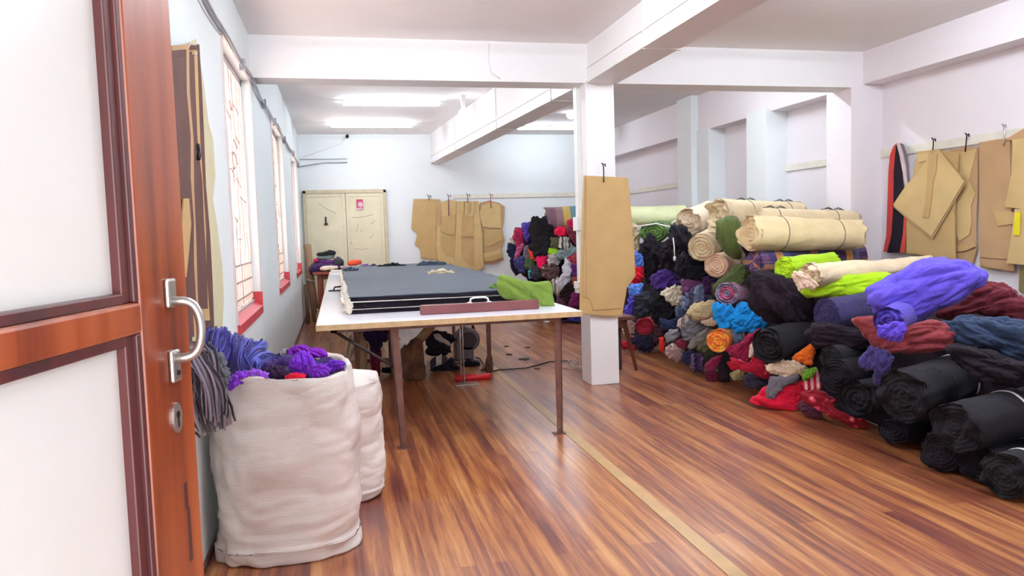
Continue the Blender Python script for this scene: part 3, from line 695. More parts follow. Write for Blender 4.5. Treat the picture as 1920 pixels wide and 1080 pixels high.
# ---- far heap, left of the white column
R_('fabric_roll', (1027, 411), (1100, 405), .19, .17, STRIPED, 'multicoloured striped roll on top of the far heap beside the white column', da=11.0, db=10.9, group=g1, messy=.3, turns=4)
far = [
 ('fabric_bundle', [(1003,404),(1022,420),(1040,432),(1048,450),(1020,456),(1003,458),(993,446),(996,420)], BLACK, 'black crumpled bundle under the striped roll on the far heap'),
 ('fabric_bundle', [(1003,440),(1030,438),(1036,460),(1031,475),(1015,483),(1003,480),(995,462)], BLACK2, 'lower black bundle drooping in the middle of the far heap above hot pink cloth'),
 ('folded_cloth', [(963,432),(974,428),(984,436),(983,452),(976,468),(968,458),(963,445)], cloth((160, 26, 72)), 'crimson cloth at the upper left of the far heap'),
 ('folded_cloth', [(980,421),(990,418),(1000,420),(996,440),(992,455),(984,448),(981,432)], cloth((84, 62, 160)), 'violet blue cloth between the crimson cloth and black bundle, far heap'),
 ('folded_cloth', [(955,446),(965,450),(966,466),(958,468),(954,458)], cloth((206, 190, 176)), 'small cream corner of cloth at the far heap left edge'),
 ('folded_cloth', [(954,455),(966,460),(970,478),(962,490),(956,482),(951,472)], NAVY, 'dark navy cloth on the left edge of the far heap'),
 ('folded_cloth', [(974,456),(984,458),(978,472),(970,486),(964,486),(968,470)], cloth((200, 110, 140), 'print', [(170, 70, 110), (230, 180, 190)]), 'dusty pink patterned strip hanging under the crimson cloth, far heap'),
 ('folded_cloth', [(983,462),(992,460),(996,478),(988,488),(982,478)], cloth((118, 104, 116)), 'grey mauve wad beside the orange strip, far heap'),
 ('folded_cloth', [(992,460),(1000,462),(1001,476),(1008,486),(1003,491),(995,482),(991,470)], cloth((232, 76, 50)), 'bright orange strip curving beneath the black bundles, far heap'),
 ('folded_cloth', [(1006,482),(1026,478),(1027,490),(1020,500),(1014,508),(1008,498)], cloth((236, 18, 90)), 'hot pink pointed cloth in the centre of the far heap'),
 ('folded_cloth', [(964,486),(984,480),(990,490),(984,512),(974,510),(966,500)], cloth((58, 54, 108)), 'indigo cloth low on the left flank of the far heap'),
 ('folded_cloth', [(957,486),(966,490),(974,510),(968,516),(958,502)], cloth((40, 32, 58)), 'blackish blue cloth at the lower left foot of the far heap'),
 ('folded_cloth', [(986,484),(1000,486),(1004,500),(994,508),(984,500)], cloth((72, 92, 58)), 'dull green wad below the orange strip, far heap'),
 ('folded_cloth', [(998,500),(1012,502),(1018,520),(1004,524),(994,516)], cloth((58, 56, 66)), 'charcoal cloth below the hot pink cloth, far heap'),
 ('folded_cloth', [(990,508),(996,506),(999,520),(992,522)], cloth((90, 190, 206)), 'tiny turquoise scrap showing above the green cloth on the table'),
 ('folded_cloth', [(1040,430),(1052,425),(1064,430),(1066,440),(1050,443),(1040,440)], cloth((238, 22, 76)), 'bright red pink cloth below the striped roll, far heap'),
 ('folded_cloth', [(1064,416),(1080,410),(1088,420),(1086,432),(1074,434),(1066,426)], cloth((196, 28, 96)), 'magenta cloth by the column edge at the top of the far heap'),
 ('folded_cloth', [(1062,430),(1072,426),(1086,440),(1084,462),(1072,450)], cloth((120, 40, 56)), 'dark red cloth with a rust edge below the magenta cloth, far heap'),
 ('folded_cloth', [(1033,446),(1048,446),(1052,462),(1040,470),(1032,462)], cloth((98, 96, 66)), 'olive khaki cloth right of the lower black bundle, far heap'),
 ('folded_cloth', [(1050,444),(1066,446),(1072,462),(1062,472),(1050,464)], GSTR, 'grey striped folded cloth under the bright red pink cloth'),
 ('folded_cloth', [(1030,466),(1044,464),(1048,474),(1036,478),(1028,476)], cloth((160, 214, 40)), 'lime green scrap peeping from the middle of the far heap'),
 ('folded_cloth', [(1046,470),(1062,468),(1082,462),(1086,474),(1066,484),(1050,486)], cloth((128, 146, 148)), 'blue grey slumped cloth right of the lime scrap, far heap'),
 ('folded_cloth', [(1027,478),(1046,476),(1052,488),(1046,498),(1030,496)], cloth((190, 180, 174), 'print', [(160, 150, 150), (226, 214, 206)]), 'pale grey printed wad above the white bundle, far heap'),
 ('folded_cloth', [(1064,482),(1084,474),(1088,492),(1078,500),(1066,492)], cloth((176, 76, 86), 'print', [(150, 50, 66), (216, 140, 140)]), 'rosy patterned cloth against the column, far heap'),
 ('folded_cloth', [(1018,500),(1036,494),(1048,506),(1046,524),(1030,526),(1018,516)], BROWNP, 'brown and white patterned bundle behind the green cloth'),
 ('fabric_bundle', [(1056,488),(1066,484),(1072,496),(1072,514),(1066,532),(1054,546),(1046,540),(1044,526),(1056,512)], WHITE, 'tall white bundle slumping down the far heap'),
 ('folded_cloth', [(1036,524),(1048,522),(1050,540),(1046,556),(1038,548)], cloth((200, 186, 160), 'stripe', [(206, 192, 170), (120, 110, 110)], k=12), 'cream striped folds at the edge of the green cloth'),
 ('folded_cloth', [(1072,496),(1086,494),(1088,520),(1076,520),(1070,508)], cloth((96, 30, 110)), 'deep purple cloth by the column at mid height, far heap'),
 ('folded_cloth', [(1074,520),(1087,516),(1088,538),(1078,540),(1072,532)], cloth((156, 70, 48)), 'burnt orange cloth under the deep purple cloth, far heap'),
 ('folded_cloth', [(1062,532),(1074,530),(1080,546),(1074,562),(1062,566),(1052,556),(1054,544)], cloth((56, 26, 34)), 'dark brown black wad at the foot of the white bundle'),
 ('folded_cloth', [(1046,552),(1060,560),(1066,574),(1054,582),(1044,566)], cloth((86, 46, 62)), 'dark plum cloth low behind the table corner, far heap'),
 ('folded_cloth', [(1076,548),(1088,548),(1088,572),(1072,580),(1066,566)], cloth((118, 24, 84)), 'magenta plum cloth beside the column above the table corner'),
 ('fabric_bundle', [(1050,580),(1070,580),(1088,584),(1088,608),(1068,604),(1050,598)], cloth((56, 44, 118)), 'indigo bundle at floor level seen under the table corner'),
 ('plastic_bag', [(1018,600),(1026,598),(1033,606),(1030,610),(1020,606)], cloth((222, 220, 224)), 'small white plastic bag on the floor beneath the far heap'),
]
for i, (nm, poly, m_, lb) in enumerate(far):
    T_(nm, poly, m_, lb, group=g1, dep='F', bulge=.75, fold=.24, nu=64, nv=32, push=.05, grow=1.14, cat='plastic bag' if nm == 'plastic_bag' else 'fabric')

# ---- heap right of the column: back part
R_('fabric_roll', (1178, 406), (1286, 405), .125, .13, PCREAM, 'pale green cream roll lying on top just right of the hanging card', da=8.5, db=8.3, group=g2, soft=.05, messy=.1)
R_('fabric_roll', (1226, 436), (1240, 428), .165, .15, GREEN, 'short green roll with a frilled end under the pale green cream roll', da=7.75, db=8.5, group=g2, messy=.4, flat=.72, turns=4, capdepth=.25)
mbs = MB().tube([pt(1186, 426, 7.9), pt(1206, 423, 7.6), pt(1230, 419, 7.55), pt(1250, 424, 7.5), pt(1262, 426, 7.4), pt(1260, 418, 7.4), pt(1268, 413, 7.4)], .009, 6)
tag(build('white_cord', mbs, M['string_w'], smooth=True), 'white cord lying across the short green roll', 'cord')
BK = .2
mid = [
 ('folded_cloth', [(1184,420),(1194,420),(1200,440),(1197,468),(1190,476),(1184,460)], cloth((186, 170, 140)), 'beige cloth edge showing beside the hanging card', 7.9, .5),
 ('folded_cloth', [(1186,476),(1196,473),(1206,484),(1205,500),(1196,505),(1186,500)], SKYB, 'crumpled sky blue cloth beside the hanging card above the red cloth', 7.7, .6),
 ('folded_cloth', [(1178,510),(1190,500),(1205,500),(1205,520),(1200,532),(1184,535),(1176,524)], cloth((222, 16, 44)), 'bright red cloth peeking out right of the hanging card', 7.7, .6),
 ('folded_cloth', [(1178,536),(1192,533),(1204,534),(1203,550),(1196,562),(1182,556)], cloth((96, 140, 222)), 'light blue cloth just below the bright red cloth', 7.6, .6),
 ('folded_cloth', [(1186,556),(1204,550),(1202,572),(1190,590),(1178,600),(1166,596),(1172,580)], cloth((92, 78, 206)), 'violet blue cloth trailing down behind the bench', 7.5, .5),
 ('fabric_bundle', [(1205,452),(1218,440),(1240,470),(1238,510),(1222,532),(1208,520),(1202,486)], cloth((34, 28, 44)), 'black bundle hanging below the short green roll', None, .7),
 ('fabric_bundle', [(1236,470),(1250,456),(1262,452),(1276,480),(1270,510),(1250,514),(1236,500)], BLACKP, 'black purple ruffled bundle in the dark middle of the pile', None, .7),
 ('fabric_bundle', [(1254,434),(1268,424),(1288,430),(1296,450),(1294,488),(1282,506),(1266,496),(1256,462)], cloth((30, 22, 36)), 'black smooth bundle with a hanging cord below the cream roll ends', None, .7),
 ('fabric_bundle', [(1290,478),(1306,486),(1324,492),(1334,510),(1320,524),(1296,520),(1284,502)], cloth((26, 24, 36)), 'small black bundle beneath the lower cream roll', None, .6),
 ('folded_cloth', [(1272,478),(1292,480),(1300,506),(1296,530),(1276,528),(1268,508)], cloth((46, 30, 52)), 'dusky black cloth below the corded bundle', None, .6),
 ('fabric_roll', [(1225,520),(1232,510),(1250,508),(1276,518),(1280,534),(1262,542),(1238,545),(1226,536)], PURP, 'purple cloth roll wedged in the black middle of the pile', None, .7),
 ('fabric_bundle', [(1190,556),(1212,548),(1226,560),(1222,584),(1206,596),(1192,588)], cloth((52, 54, 66)), 'charcoal cloth to the right of the violet blue cloth', 7.3, .6),
 ('fabric_bundle', [(1226,548),(1246,548),(1262,570),(1272,600),(1256,620),(1236,612),(1224,590)], cloth((26, 20, 32)), 'black bundle under the purple cloth, left of the cream ruffle', None, .7),
 ('folded_cloth', [(1238,596),(1256,602),(1276,596),(1270,614),(1256,622),(1242,618)], cloth((40, 48, 84)), 'dark blue cloth below the black bundle near the grey rolls', None, .5),
 ('folded_cloth', [(1242,548),(1250,540),(1266,537),(1278,540),(1279,556),(1276,574),(1266,572),(1252,568),(1246,558)], cloth((226, 214, 190)), 'cream ruffled cloth hanging in the dark middle of the pile', None, .45),
 ('fabric_bundle', [(1278,526),(1300,522),(1318,528),(1312,542),(1294,556),(1280,552)], MAUVE, 'plum folded cloth beside the blue grey folds', None, .5),
 ('folded_cloth', [(1282,560),(1296,544),(1312,534),(1336,536),(1340,556),(1318,566),(1296,574),(1284,580)], cloth((96, 104, 134), 'stripe', [(96, 108, 140), (70, 62, 96), (120, 126, 150)], k=7), 'blue grey striped folded cloth above the tan bundle', None, .5),
 ('fabric_bundle', [(1318,520),(1336,516),(1346,534),(1338,552),(1322,548)], DKPURP, 'dark plum wad under the cream pink roll end', None, .6),
 ('fabric_bundle', [(1270,576),(1284,572),(1290,586),(1280,600),(1268,596)], cloth((70, 80, 106)), 'slate blue wad left of the tan bundle', None, .5),
]
for i, (nm, poly, m_, lb, dp, bl) in enumerate(mid):
    T_(nm, poly, m_, lb, group=g2, dep=dp, bulge=bl, fold=.27, nu=84, nv=40, push=.06, grow=1.12, cat='fabric')
mb = MB().tube([slope(1263, 448), slope(1265, 458), slope(1265, 476)], .005, 5); pz = slope(1265, 484, b=3.06)
mb = MB().tube([slope(1262, 446, b=2.98), slope(1264, 462, b=2.98), slope(1265, 482, b=2.98)], .005, 5)
q = slope(1265, 484, b=2.98); mb.lathe([(.004, -.03), (.014, -.02), (.014, .01), (.004, .02)], q, 10)
tag(build('beaded_cord', mb, M['string_w'], smooth=True), 'thin pale cord with a bead hanging down the black bundle', 'cord')

# cream, olive and plaid rolls
R_('fabric_roll', (1290, 418), (1330, 400), .15, .14, CREAM2, 'cream roll end with pinched folds, leftmost of the cream rolls', da=7.15, db=7.4, group=g2, messy=.45, turns=4, capdepth=.3, ring=22)
R_('fabric_roll', (1343, 402), (1500, 402), .155, .13, CREAM, 'big cream roll with a twisted open end, highest of the cream rolls on the left', da=6.45, db=6.6, group=g2, messy=.5, turns=3.5, capdepth=.45, ties=(.34, .8), bow=True)
R_('fabric_roll', (1314, 464), (1352, 440), .135, .13, CREAM, 'cream roll end below the twisted cream roll, facing the camera', da=6.45, db=7.0, group=g2, messy=.3, turns=4, capdepth=.25)
R_('fabric_roll', (1343, 498), (1392, 482), .115, .11, PINKC, 'small peach cream roll end, lowest of the cream roll ends', da=6.2, db=6.7, group=g2, messy=.25, turns=4.5, capdepth=.22)
T_('fabric_bundle', [(1344,418),(1362,408),(1382,410),(1390,430),(1388,460),(1392,482),(1376,484),(1358,470),(1346,446)], OLIVE, 'olive green draped roll between the cream rolls', group=g2, dep=6.1, bulge=.8, fold=.07, along=70, grow=1.1)
T_('fabric_bundle', [(1376,500),(1392,494),(1404,506),(1402,526),(1386,542),(1372,556),(1352,556),(1338,546),(1342,530),(1358,520)], cloth((74, 84, 42)), 'darker olive rolled cloth below the peach cream roll', group=g2, bulge=.7, fold=.16, along=30)
T_('folded_cloth', [(1334,532),(1346,530),(1352,548),(1348,566),(1336,556)], cloth((62, 66, 40)), 'strip of dark green cloth left of the pink plaid roll', group=g2, bulge=.5, fold=.15)
R_('fabric_roll', (1412, 490), (1612, 480), .115, .10, PLAID, 'purple and orange plaid roll lying under the big cream roll', da=5.65, db=5.85, group=g2, messy=.25, turns=5)
R_('fabric_roll', (1420, 410), (1600, 414), .10, .10, CREAM, 'long cream roll at the back with string bows, behind the big front cream roll', da=6.0, db=6.0, group=g2, messy=.2, ties=(.18, .78), bow=True, tie_m=M['string'])
R_('fabric_roll', (1404, 436), (1608, 440), .155, .135, cloth((232, 208, 162)), 'big front cream roll tied with two dark strings', da=5.6, db=5.65, group=g2, messy=.3, turns=4.5, capdepth=.22, ties=(.27, .78), tie_m=M['string'], soft=.06)
# right middle
T_('fabric_bundle', [(1402,520),(1414,508),(1440,503),(1462,510),(1488,524),(1512,548),(1524,572),(1520,604),(1500,616),(1470,606),(1444,598),(1422,584),(1408,558)], BLACKP, 'big black draped bundle in the middle of the pile below the plaid roll', group=g2, bulge=.75, fold=.16, along=-50, nu=110, nv=60)
R_('fabric_roll', (1470, 503), (1560, 492), .09, .085, LIME, 'lime green roll end left of the long cream roll', da=5.05, db=5.3, group=g2, messy=.3, turns=4, soft=.08)
T_('fabric_bundle', [(1506,540),(1540,528),(1580,520),(1640,510),(1668,514),(1660,545),(1640,556),(1600,561),(1570,562),(1546,556),(1524,566),(1512,556)], LIME, 'lime green crumpled length spilling beneath the long cream roll', group=g2, dep=4.7, bulge=.5, fold=.12, along=10, nu=110, nv=50)
R_('fabric_roll', (1512, 516), (1745, 496), .105, .09, cloth((230, 206, 172)), 'long cream roll with a frayed folded end above the lime cloth', da=4.75, db=4.95, group=g2, messy=.5, turns=2.5, capdepth=.5, soft=.12, flat=.85)
T_('folded_cloth', [(1486,512),(1502,506),(1522,520),(1534,536),(1524,544),(1512,540),(1500,548),(1492,534)], cloth((226, 196, 172)), 'frayed peach flap hanging from the long cream roll end', group=g2, dep=4.62, bulge=.35, fold=.22, along=-60)
R_('fabric_roll', (1548, 592), (1660, 572), .125, .125, INDIGO, 'dark indigo roll with tight spiral layers under the lime cloth', da=4.5, db=4.6, group=g2, messy=.12, turns=7, capdepth=.12)
R_('fabric_roll', (1362, 550), (1402, 544), .10, .11, PLAID2, 'red and blue plaid roll end above the bright blue cloth', da=5.75, db=6.2, group=g2, messy=.4, turns=4, capdepth=.3)
T_('fabric_bundle', [(1338,572),(1352,566),(1374,574),(1398,566),(1412,572),(1424,590),(1436,608),(1420,622),(1396,626),(1372,618),(1348,614),(1338,596)], BLUE, 'bright blue crumpled cloth in the front of the pile', group=g2, bulge=.5, fold=.24, along=60, nu=110, nv=60)
T_('fabric_bundle', [(1286,582),(1300,568),(1322,564),(1340,560),(1350,570),(1346,584),(1336,598),(1318,604),(1300,604),(1290,592)], TAN, 'tan yellowish bundle above the grey folds', group=g2, bulge=.6, fold=.14)
T_('folded_cloth', [(1312,602),(1330,598),(1348,588),(1350,602),(1340,612),(1324,612)], cloth((206, 178, 158)), 'pale peach cloth edge under the tan bundle', group=g2, bulge=.4, fold=.18)
T_('folded_cloth', [(1272,600),(1286,588),(1298,598),(1294,612),(1280,618),(1270,614)], cloth((188, 166, 158), 'stripe', [(196, 172, 164), (130, 116, 120)], k=14), 'pinkish grey ribbed fold at the upper left of the grey cloths', group=g2, bulge=.5, fold=.2)
T_('fabric_bundle', [(1278,612),(1292,602),(1312,602),(1328,612),(1318,624),(1306,634),(1288,642),(1278,632)], cloth((116, 108, 114)), 'grey bunched roll, upper one of the grey folds', group=g2, bulge=.6, fold=.18, along=20)
T_('fabric_bundle', [(1292,640),(1308,626),(1328,612),(1342,618),(1340,630),(1322,642),(1304,652),(1294,660),(1288,652)], cloth((128, 120, 114)), 'grey bunched roll, lower one of the grey folds', group=g2, bulge=.5, fold=.18, along=40)
T_('fabric_bundle', [(1310,640),(1330,628),(1338,640),(1334,654),(1318,662),(1306,656)], cloth((96, 90, 66)), 'olive grey folded cloth beneath the lower grey roll', group=g2, bulge=.5, fold=.2)
T_('folded_cloth', [(1244,628),(1256,618),(1272,616),(1276,630),(1262,640),(1250,644)], cloth((150, 144, 148)), 'light grey cloth left of the grey bunched rolls', group=g2, bulge=.5, fold=.2, push=-.05)
T_('folded_cloth', [(1266,640),(1280,634),(1292,644),(1288,654),(1270,654)], cloth((138, 44, 66)), 'wine red fold tucked below the grey rolls', group=g2, bulge=.4, fold=.2)
T_('folded_cloth', [(1236,632),(1244,632),(1248,646),(1244,664),(1236,656)], cloth((222, 46, 38)), 'narrow bright orange red cloth at the foot of the pile', group=g2, bulge=.6, fold=.1, push=-.05)
T_('fabric_bundle', [(1248,650),(1262,642),(1280,654),(1284,670),(1272,680),(1256,674),(1246,664)], LACE, 'cream lace patterned wad at the foot of the pile', group=g2, bulge=.6, fold=.14, push=-.08)
T_('fabric_bundle', [(1280,660),(1296,656),(1306,664),(1302,680),(1286,686),(1276,676)], cloth((40, 42, 74)), 'navy black wad on the floor beside the lace wad', group=g2, bulge=.6, fold=.2, push=-.05)
T_('fabric_bundle', [(1298,664),(1310,660),(1322,672),(1320,696),(1304,700),(1292,690)], cloth((66, 40, 78), 'stripe', [(60, 40, 74), (100, 66, 110), (36, 24, 44)], k=12), 'dark purple striped wad on the floor below the grey rolls', group=g2, bulge=.6, fold=.2, push=-.05)
T_('folded_cloth', [(1322,662),(1340,650),(1346,668),(1336,694),(1324,690)], cloth((60, 56, 40)), 'dark olive cloth hanging down to the floor', group=g2, bulge=.5, fold=.2)
# bench end bundles
R_('fabric_roll', (1207, 612), (1232, 606), .10, .09, cloth((206, 56, 84)), 'coral red spiral roll end behind the bench leg', da=7.6, db=8.0, group=g2, messy=.3, turns=3.5, capdepth=.35)
T_('folded_cloth', [(1166,600),(1182,598),(1192,606),(1190,624),(1176,632),(1166,620)], cloth((206, 170, 158)), 'pale pink cloth seen behind the bench', group=g2, dep=7.75, bulge=.6, fold=.2)
T_('fabric_bundle', [(1180,632),(1200,628),(1226,632),(1232,650),(1220,662),(1200,656),(1184,648)], cloth((44, 40, 66)), 'dark navy cloth on the floor behind the bench', group=g2, dep=7.5, bulge=.6, fold=.22)
T_('folded_cloth', [(1164,642),(1178,636),(1196,646),(1194,656),(1176,656),(1164,652)], cloth((178, 22, 44)), 'flattened red cloth on the floor behind the bench leg', group=g2, dep=7.55, bulge=.5, fold=.2)
T_('fabric_bundle', [(1228,616),(1244,618),(1250,634),(1238,650),(1226,640)], cloth((70, 30, 44)), 'dark wine cloth above the orange red cloth', group=g2, dep=7.1, bulge=.6, fold=.2)
# middle front
R_('fabric_roll', (1346, 640), (1376, 626), .10, .10, TIED, 'orange and yellow tie dyed roll end below the bright blue cloth', da=5.6, db=6.0, group=g2, messy=.35, turns=3.5, capdepth=.3)
T_('folded_cloth', [(1356,618),(1372,614),(1392,624),(1394,638),(1380,648),(1364,646)], QUILT, 'slate blue quilted fold right of the tie dyed roll', group=g2, bulge=.5, fold=.12)
T_('fabric_bundle', [(1356,648),(1380,646),(1396,634),(1414,618),(1430,610),(1422,636),(1412,664),(1402,684),(1386,680),(1368,668)], MPRINT, 'maroon and pink patterned cloth below the bright blue cloth', group=g2, bulge=.45, fold=.18, along=60)
T_('folded_cloth', [(1364,664),(1384,674),(1404,680),(1416,662),(1428,668),(1440,690),(1444,712),(1424,708),(1400,700),(1380,688)], CPRINT, 'crimson speckled cloth trailing under the patterned maroon cloth', group=g2, bulge=.4, fold=.12, along=-30)
T_('folded_cloth', [(1406,648),(1412,640),(1418,656),(1410,670),(1403,672)], cloth((232, 200, 186)), 'small pale pink flap on the crimson speckled cloth', group=g2, bulge=.4, fold=.1, push=-.12)
T_('folded_cloth', [(1362,680),(1376,674),(1394,684),(1390,696),(1372,694)], cloth((196, 14, 40)), 'bright red fold low in the pile beside the crimson speckled cloth', group=g2, bulge=.5, fold=.12)
T_('folded_cloth', [(1320,686),(1336,670),(1356,664),(1352,680),(1338,696),(1326,698)], cloth((140, 36, 76)), 'dark pink folded panel standing at the foot of the pile', group=g2, bulge=.3, fold=.08)
T_('fabric_bundle', [(1322,694),(1338,690),(1348,700),(1346,716),(1328,716),(1320,706)], cloth((96, 14, 44)), 'dark crimson wad on the floor below the pink panel', group=g2, bulge=.6, fold=.14)
T_('fabric_bundle', [(1344,688),(1360,680),(1370,694),(1368,716),(1350,718)], cloth((44, 26, 34)), 'brown black wad on the floor right of the crimson wad', group=g2, bulge=.6, fold=.14)
T_('folded_cloth', [(1368,700),(1384,692),(1398,698),(1394,712),(1376,714)], cloth((132, 116, 66), 'blotch', [(90, 84, 50), (196, 180, 130)]), 'mustard and cream wad at the foot of the pile', group=g2, bulge=.5, fold=.2)
T_('fabric_bundle', [(1392,706),(1408,698),(1424,712),(1438,722),(1424,732),(1400,726)], cloth((60, 56, 72), 'print', [(44, 38, 54), (150, 146, 160)], k=.7), 'black and white speckled cloth on the floor by the red cloth', group=g2, bulge=.5, fold=.2)
R_('fabric_roll', (1438, 648), (1530, 622), .135, .14, BLACK2, 'large charcoal black roll in the middle with a dark open end', da=4.85, db=5.1, group=g2, messy=.3, turns=4, capdepth=.3)
T_('folded_cloth', [(1482,672),(1500,658),(1524,640),(1531,642),(1528,660),(1522,686),(1508,684),(1494,676)], ORANGE, 'bright orange pointed cloth under the charcoal roll', group=g2, bulge=.35, fold=.12, push=-.06)
T_('folded_cloth', [(1430,682),(1446,680),(1464,672),(1490,676),(1516,688),(1510,700),(1494,704),(1476,710),(1456,706),(1440,696)], cloth((226, 196, 168)), 'cream crumpled cloth lying over the grey and red cloths', group=g2, bulge=.35, fold=.2, push=-.08)
T_('folded_cloth', [(1502,704),(1510,692),(1528,688),(1534,692),(1524,706),(1508,716)], cloth((104, 146, 40)), 'small grass green cloth beside the cream crumpled cloth', group=g2, bulge=.4, fold=.16, push=-.1)
T_('folded_cloth', [(1444,704),(1470,706),(1496,700),(1500,712),(1476,722),(1462,734),(1452,750),(1438,748),(1436,732)], cloth((112, 104, 112)), 'grey cloth strip draped over the red cloth', group=g2, bulge=.35, fold=.14, push=-.14)
T_('fabric_bundle', [(1400,754),(1420,742),(1436,722),(1462,722),(1486,718),(1504,716),(1510,736),(1500,762),(1490,776),(1470,774),(1448,766),(1420,760)], RED, 'bright red cloth spread on the floor at the front of the pile', group=g2, bulge=.4, fold=.12, along=-30, nu=110, nv=56, push=-.05)
T_('folded_cloth', [(1506,720),(1516,706),(1534,692),(1540,706),(1540,730),(1524,734),(1508,732)], RSTR, 'red and white striped cloth right of the bright red cloth', group=g2, bulge=.35, fold=.12)
T_('fabric_bundle', [(1504,736),(1522,732),(1544,730),(1560,744),(1568,762),(1590,776),(1618,784),(1628,800),(1612,806),(1580,796),(1556,782),(1532,768),(1510,754)], FLORAL, 'red floral cloth trailing along the floor beneath the black rolls', group=g2, bulge=.35, fold=.16, along=-25, nu=110, nv=50)
T_('folded_cloth', [(1494,762),(1506,748),(1524,760),(1540,768),(1542,782),(1524,786),(1504,776)], cloth((92, 42, 62)), 'dull mauve cloth on the floor between the red cloths', group=g2, bulge=.5, fold=.14)

# ---- near right part of the pile
VB = T_('fabric_bundle', [(1634,540),(1660,524),(1690,506),(1716,490),(1760,481),(1800,490),(1836,512),(1832,526),(1812,548),(1790,566),(1760,580),(1716,606),(1694,620),(1680,600),(1650,590),(1632,572)], VIOLET, 'large violet blue wrapped bundle on top of the pile at the right', group=g2, dep=3.95, bulge=.8, fold=.10, along=25, nu=140, nv=80)
R_('fabric_roll', (1664, 602), (1710, 580), .085, .10, cloth((86, 66, 182)), 'open violet spiral end sticking out of the large violet bundle', da=3.72, db=4.1, group=g2, messy=.4, turns=3, capdepth=.5)
T_('folded_cloth', [(1646,610),(1664,606),(1696,602),(1700,622),(1684,640),(1664,640),(1650,628)], cloth((98, 70, 204)), 'drooping violet flap below the large violet bundle', group=g2, dep=3.6, bulge=.45, fold=.2, along=60)
T_('fabric_bundle', [(1760,590),(1800,560),(1830,530),(1858,524),(1884,536),(1912,558),(1935,576),(1935,612),(1900,606),(1860,596),(1830,588),(1790,602)], MAROON, 'dark maroon draped cloth behind the violet bundle at the right edge', group=g2, dep=3.95, bulge=.5, fold=.14, along=20, nu=120, nv=60)
T_('folded_cloth', [(1600,596),(1620,588),(1660,600),(1700,612),(1740,600),(1776,606),(1780,640),(1774,656),(1730,662),(1690,666),(1646,660),(1628,636)], RUST, 'rust brown draped cloth under the violet bundle', group=g2, dep=3.74, bulge=.4, fold=.12, along=10, nu=120, nv=60)
T_('fabric_bundle', [(1774,606),(1800,592),(1840,588),(1884,596),(1930,606),(1935,680),(1900,678),(1860,660),(1820,650),(1784,636)], TEAL, 'dark teal navy draped cloth at the right edge of the pile', group=g2, dep=3.45, bulge=.5, fold=.18, along=-30, nu=120, nv=60)
T_('fabric_bundle', [(1776,648),(1800,642),(1830,652),(1870,664),(1920,686),(1945,712),(1910,724),(1870,726),(1836,714),(1806,684)], cloth((40, 28, 42)), 'black drape lying between the teal cloth and the banded rolls', group=g2, dep=3.25, bulge=.55, fold=.16, along=-15, nu=120, nv=60)
T_('fabric_bundle', [(1512,616),(1540,600),(1580,612),(1612,620),(1634,636),(1640,656),(1600,662),(1560,656),(1526,650),(1510,634)], BLACKP, 'black purple drape under the dark indigo roll', group=g2, bulge=.6, fold=.16, along=-10)
R_('fabric_roll', (1556, 672), (1640, 656), .085, .09, BLACK2, 'slim black roll under the drape, uppermost of the small black roll ends', da=4.25, db=4.5, group=g2, messy=.2, turns=5, capdepth=.2)
R_('fabric_roll', (1566, 706), (1660, 690), .115, .12, cloth((38, 30, 44)), 'black roll end directly above the red floral cloth', da=4.15, db=4.4, group=g2, messy=.2, turns=5, capdepth=.2)
R_('fabric_roll', (1606, 748), (1690, 730), .12, .12, cloth((40, 34, 44)), 'black roll with loosely opened layers right of the floral cloth', da=3.92, db=4.2, group=g2, messy=.35, turns=3.5, capdepth=.35)
T_('folded_cloth', [(1616,664),(1634,648),(1664,656),(1676,668),(1666,700),(1650,726),(1640,716),(1638,692),(1622,700),(1614,684)], cloth((62, 50, 108)), 'indigo crumpled cloth hanging between the black rolls', group=g2, dep=3.75, bulge=.45, fold=.2, along=80)
R_('fabric_roll', (1690, 744), (1850, 690), .155, .15, cloth((42, 38, 46)), 'black roll with a white band, upper one behind the other banded roll', da=3.5, db=3.75, group=g3, messy=.34, turns=6, capdepth=.14, soft=.07, ties=(.60,), tie_m=M['string_w'])
R_('fabric_roll', (1790, 804), (1975, 752), .135, .14, cloth((44, 40, 48)), 'black roll with a white band, the middle one at the right edge', da=3.12, db=3.3, group=g3, messy=.34, turns=6, capdepth=.14, soft=.07, ties=(.50,), tie_m=M['string_w'])
R_('fabric_roll', (1672, 808), (1780, 790), .10, .11, cloth((36, 28, 44)), 'squashed black roll on the floor right of the floral cloth', da=3.75, db=3.95, group=g3, messy=.3, turns=4, capdepth=.25, flat=.8)
R_('fabric_roll', (1760, 846), (1870, 830), .11, .12, cloth((38, 28, 40)), 'black roll on the floor under the middle banded roll', da=3.3, db=3.5, group=g3, messy=.34, turns=6, capdepth=.14, soft=.07)
R_('fabric_roll', (1880, 890), (1990, 864), .115, .12, cloth((46, 44, 50)), 'black roll with a white band lying nearest the camera on the floor', da=2.88, db=3.0, group=g3, messy=.34, turns=6, capdepth=.14, soft=.07, ties=(.30,), tie_m=M['string_w'])
R_('fabric_roll', (1830, 862), (1960, 836), .11, .12, cloth((40, 32, 44)), 'black roll wedged between the middle and nearest banded rolls', da=3.1, db=3.3, group=g3, messy=.25, turns=5, capdepth=.2)
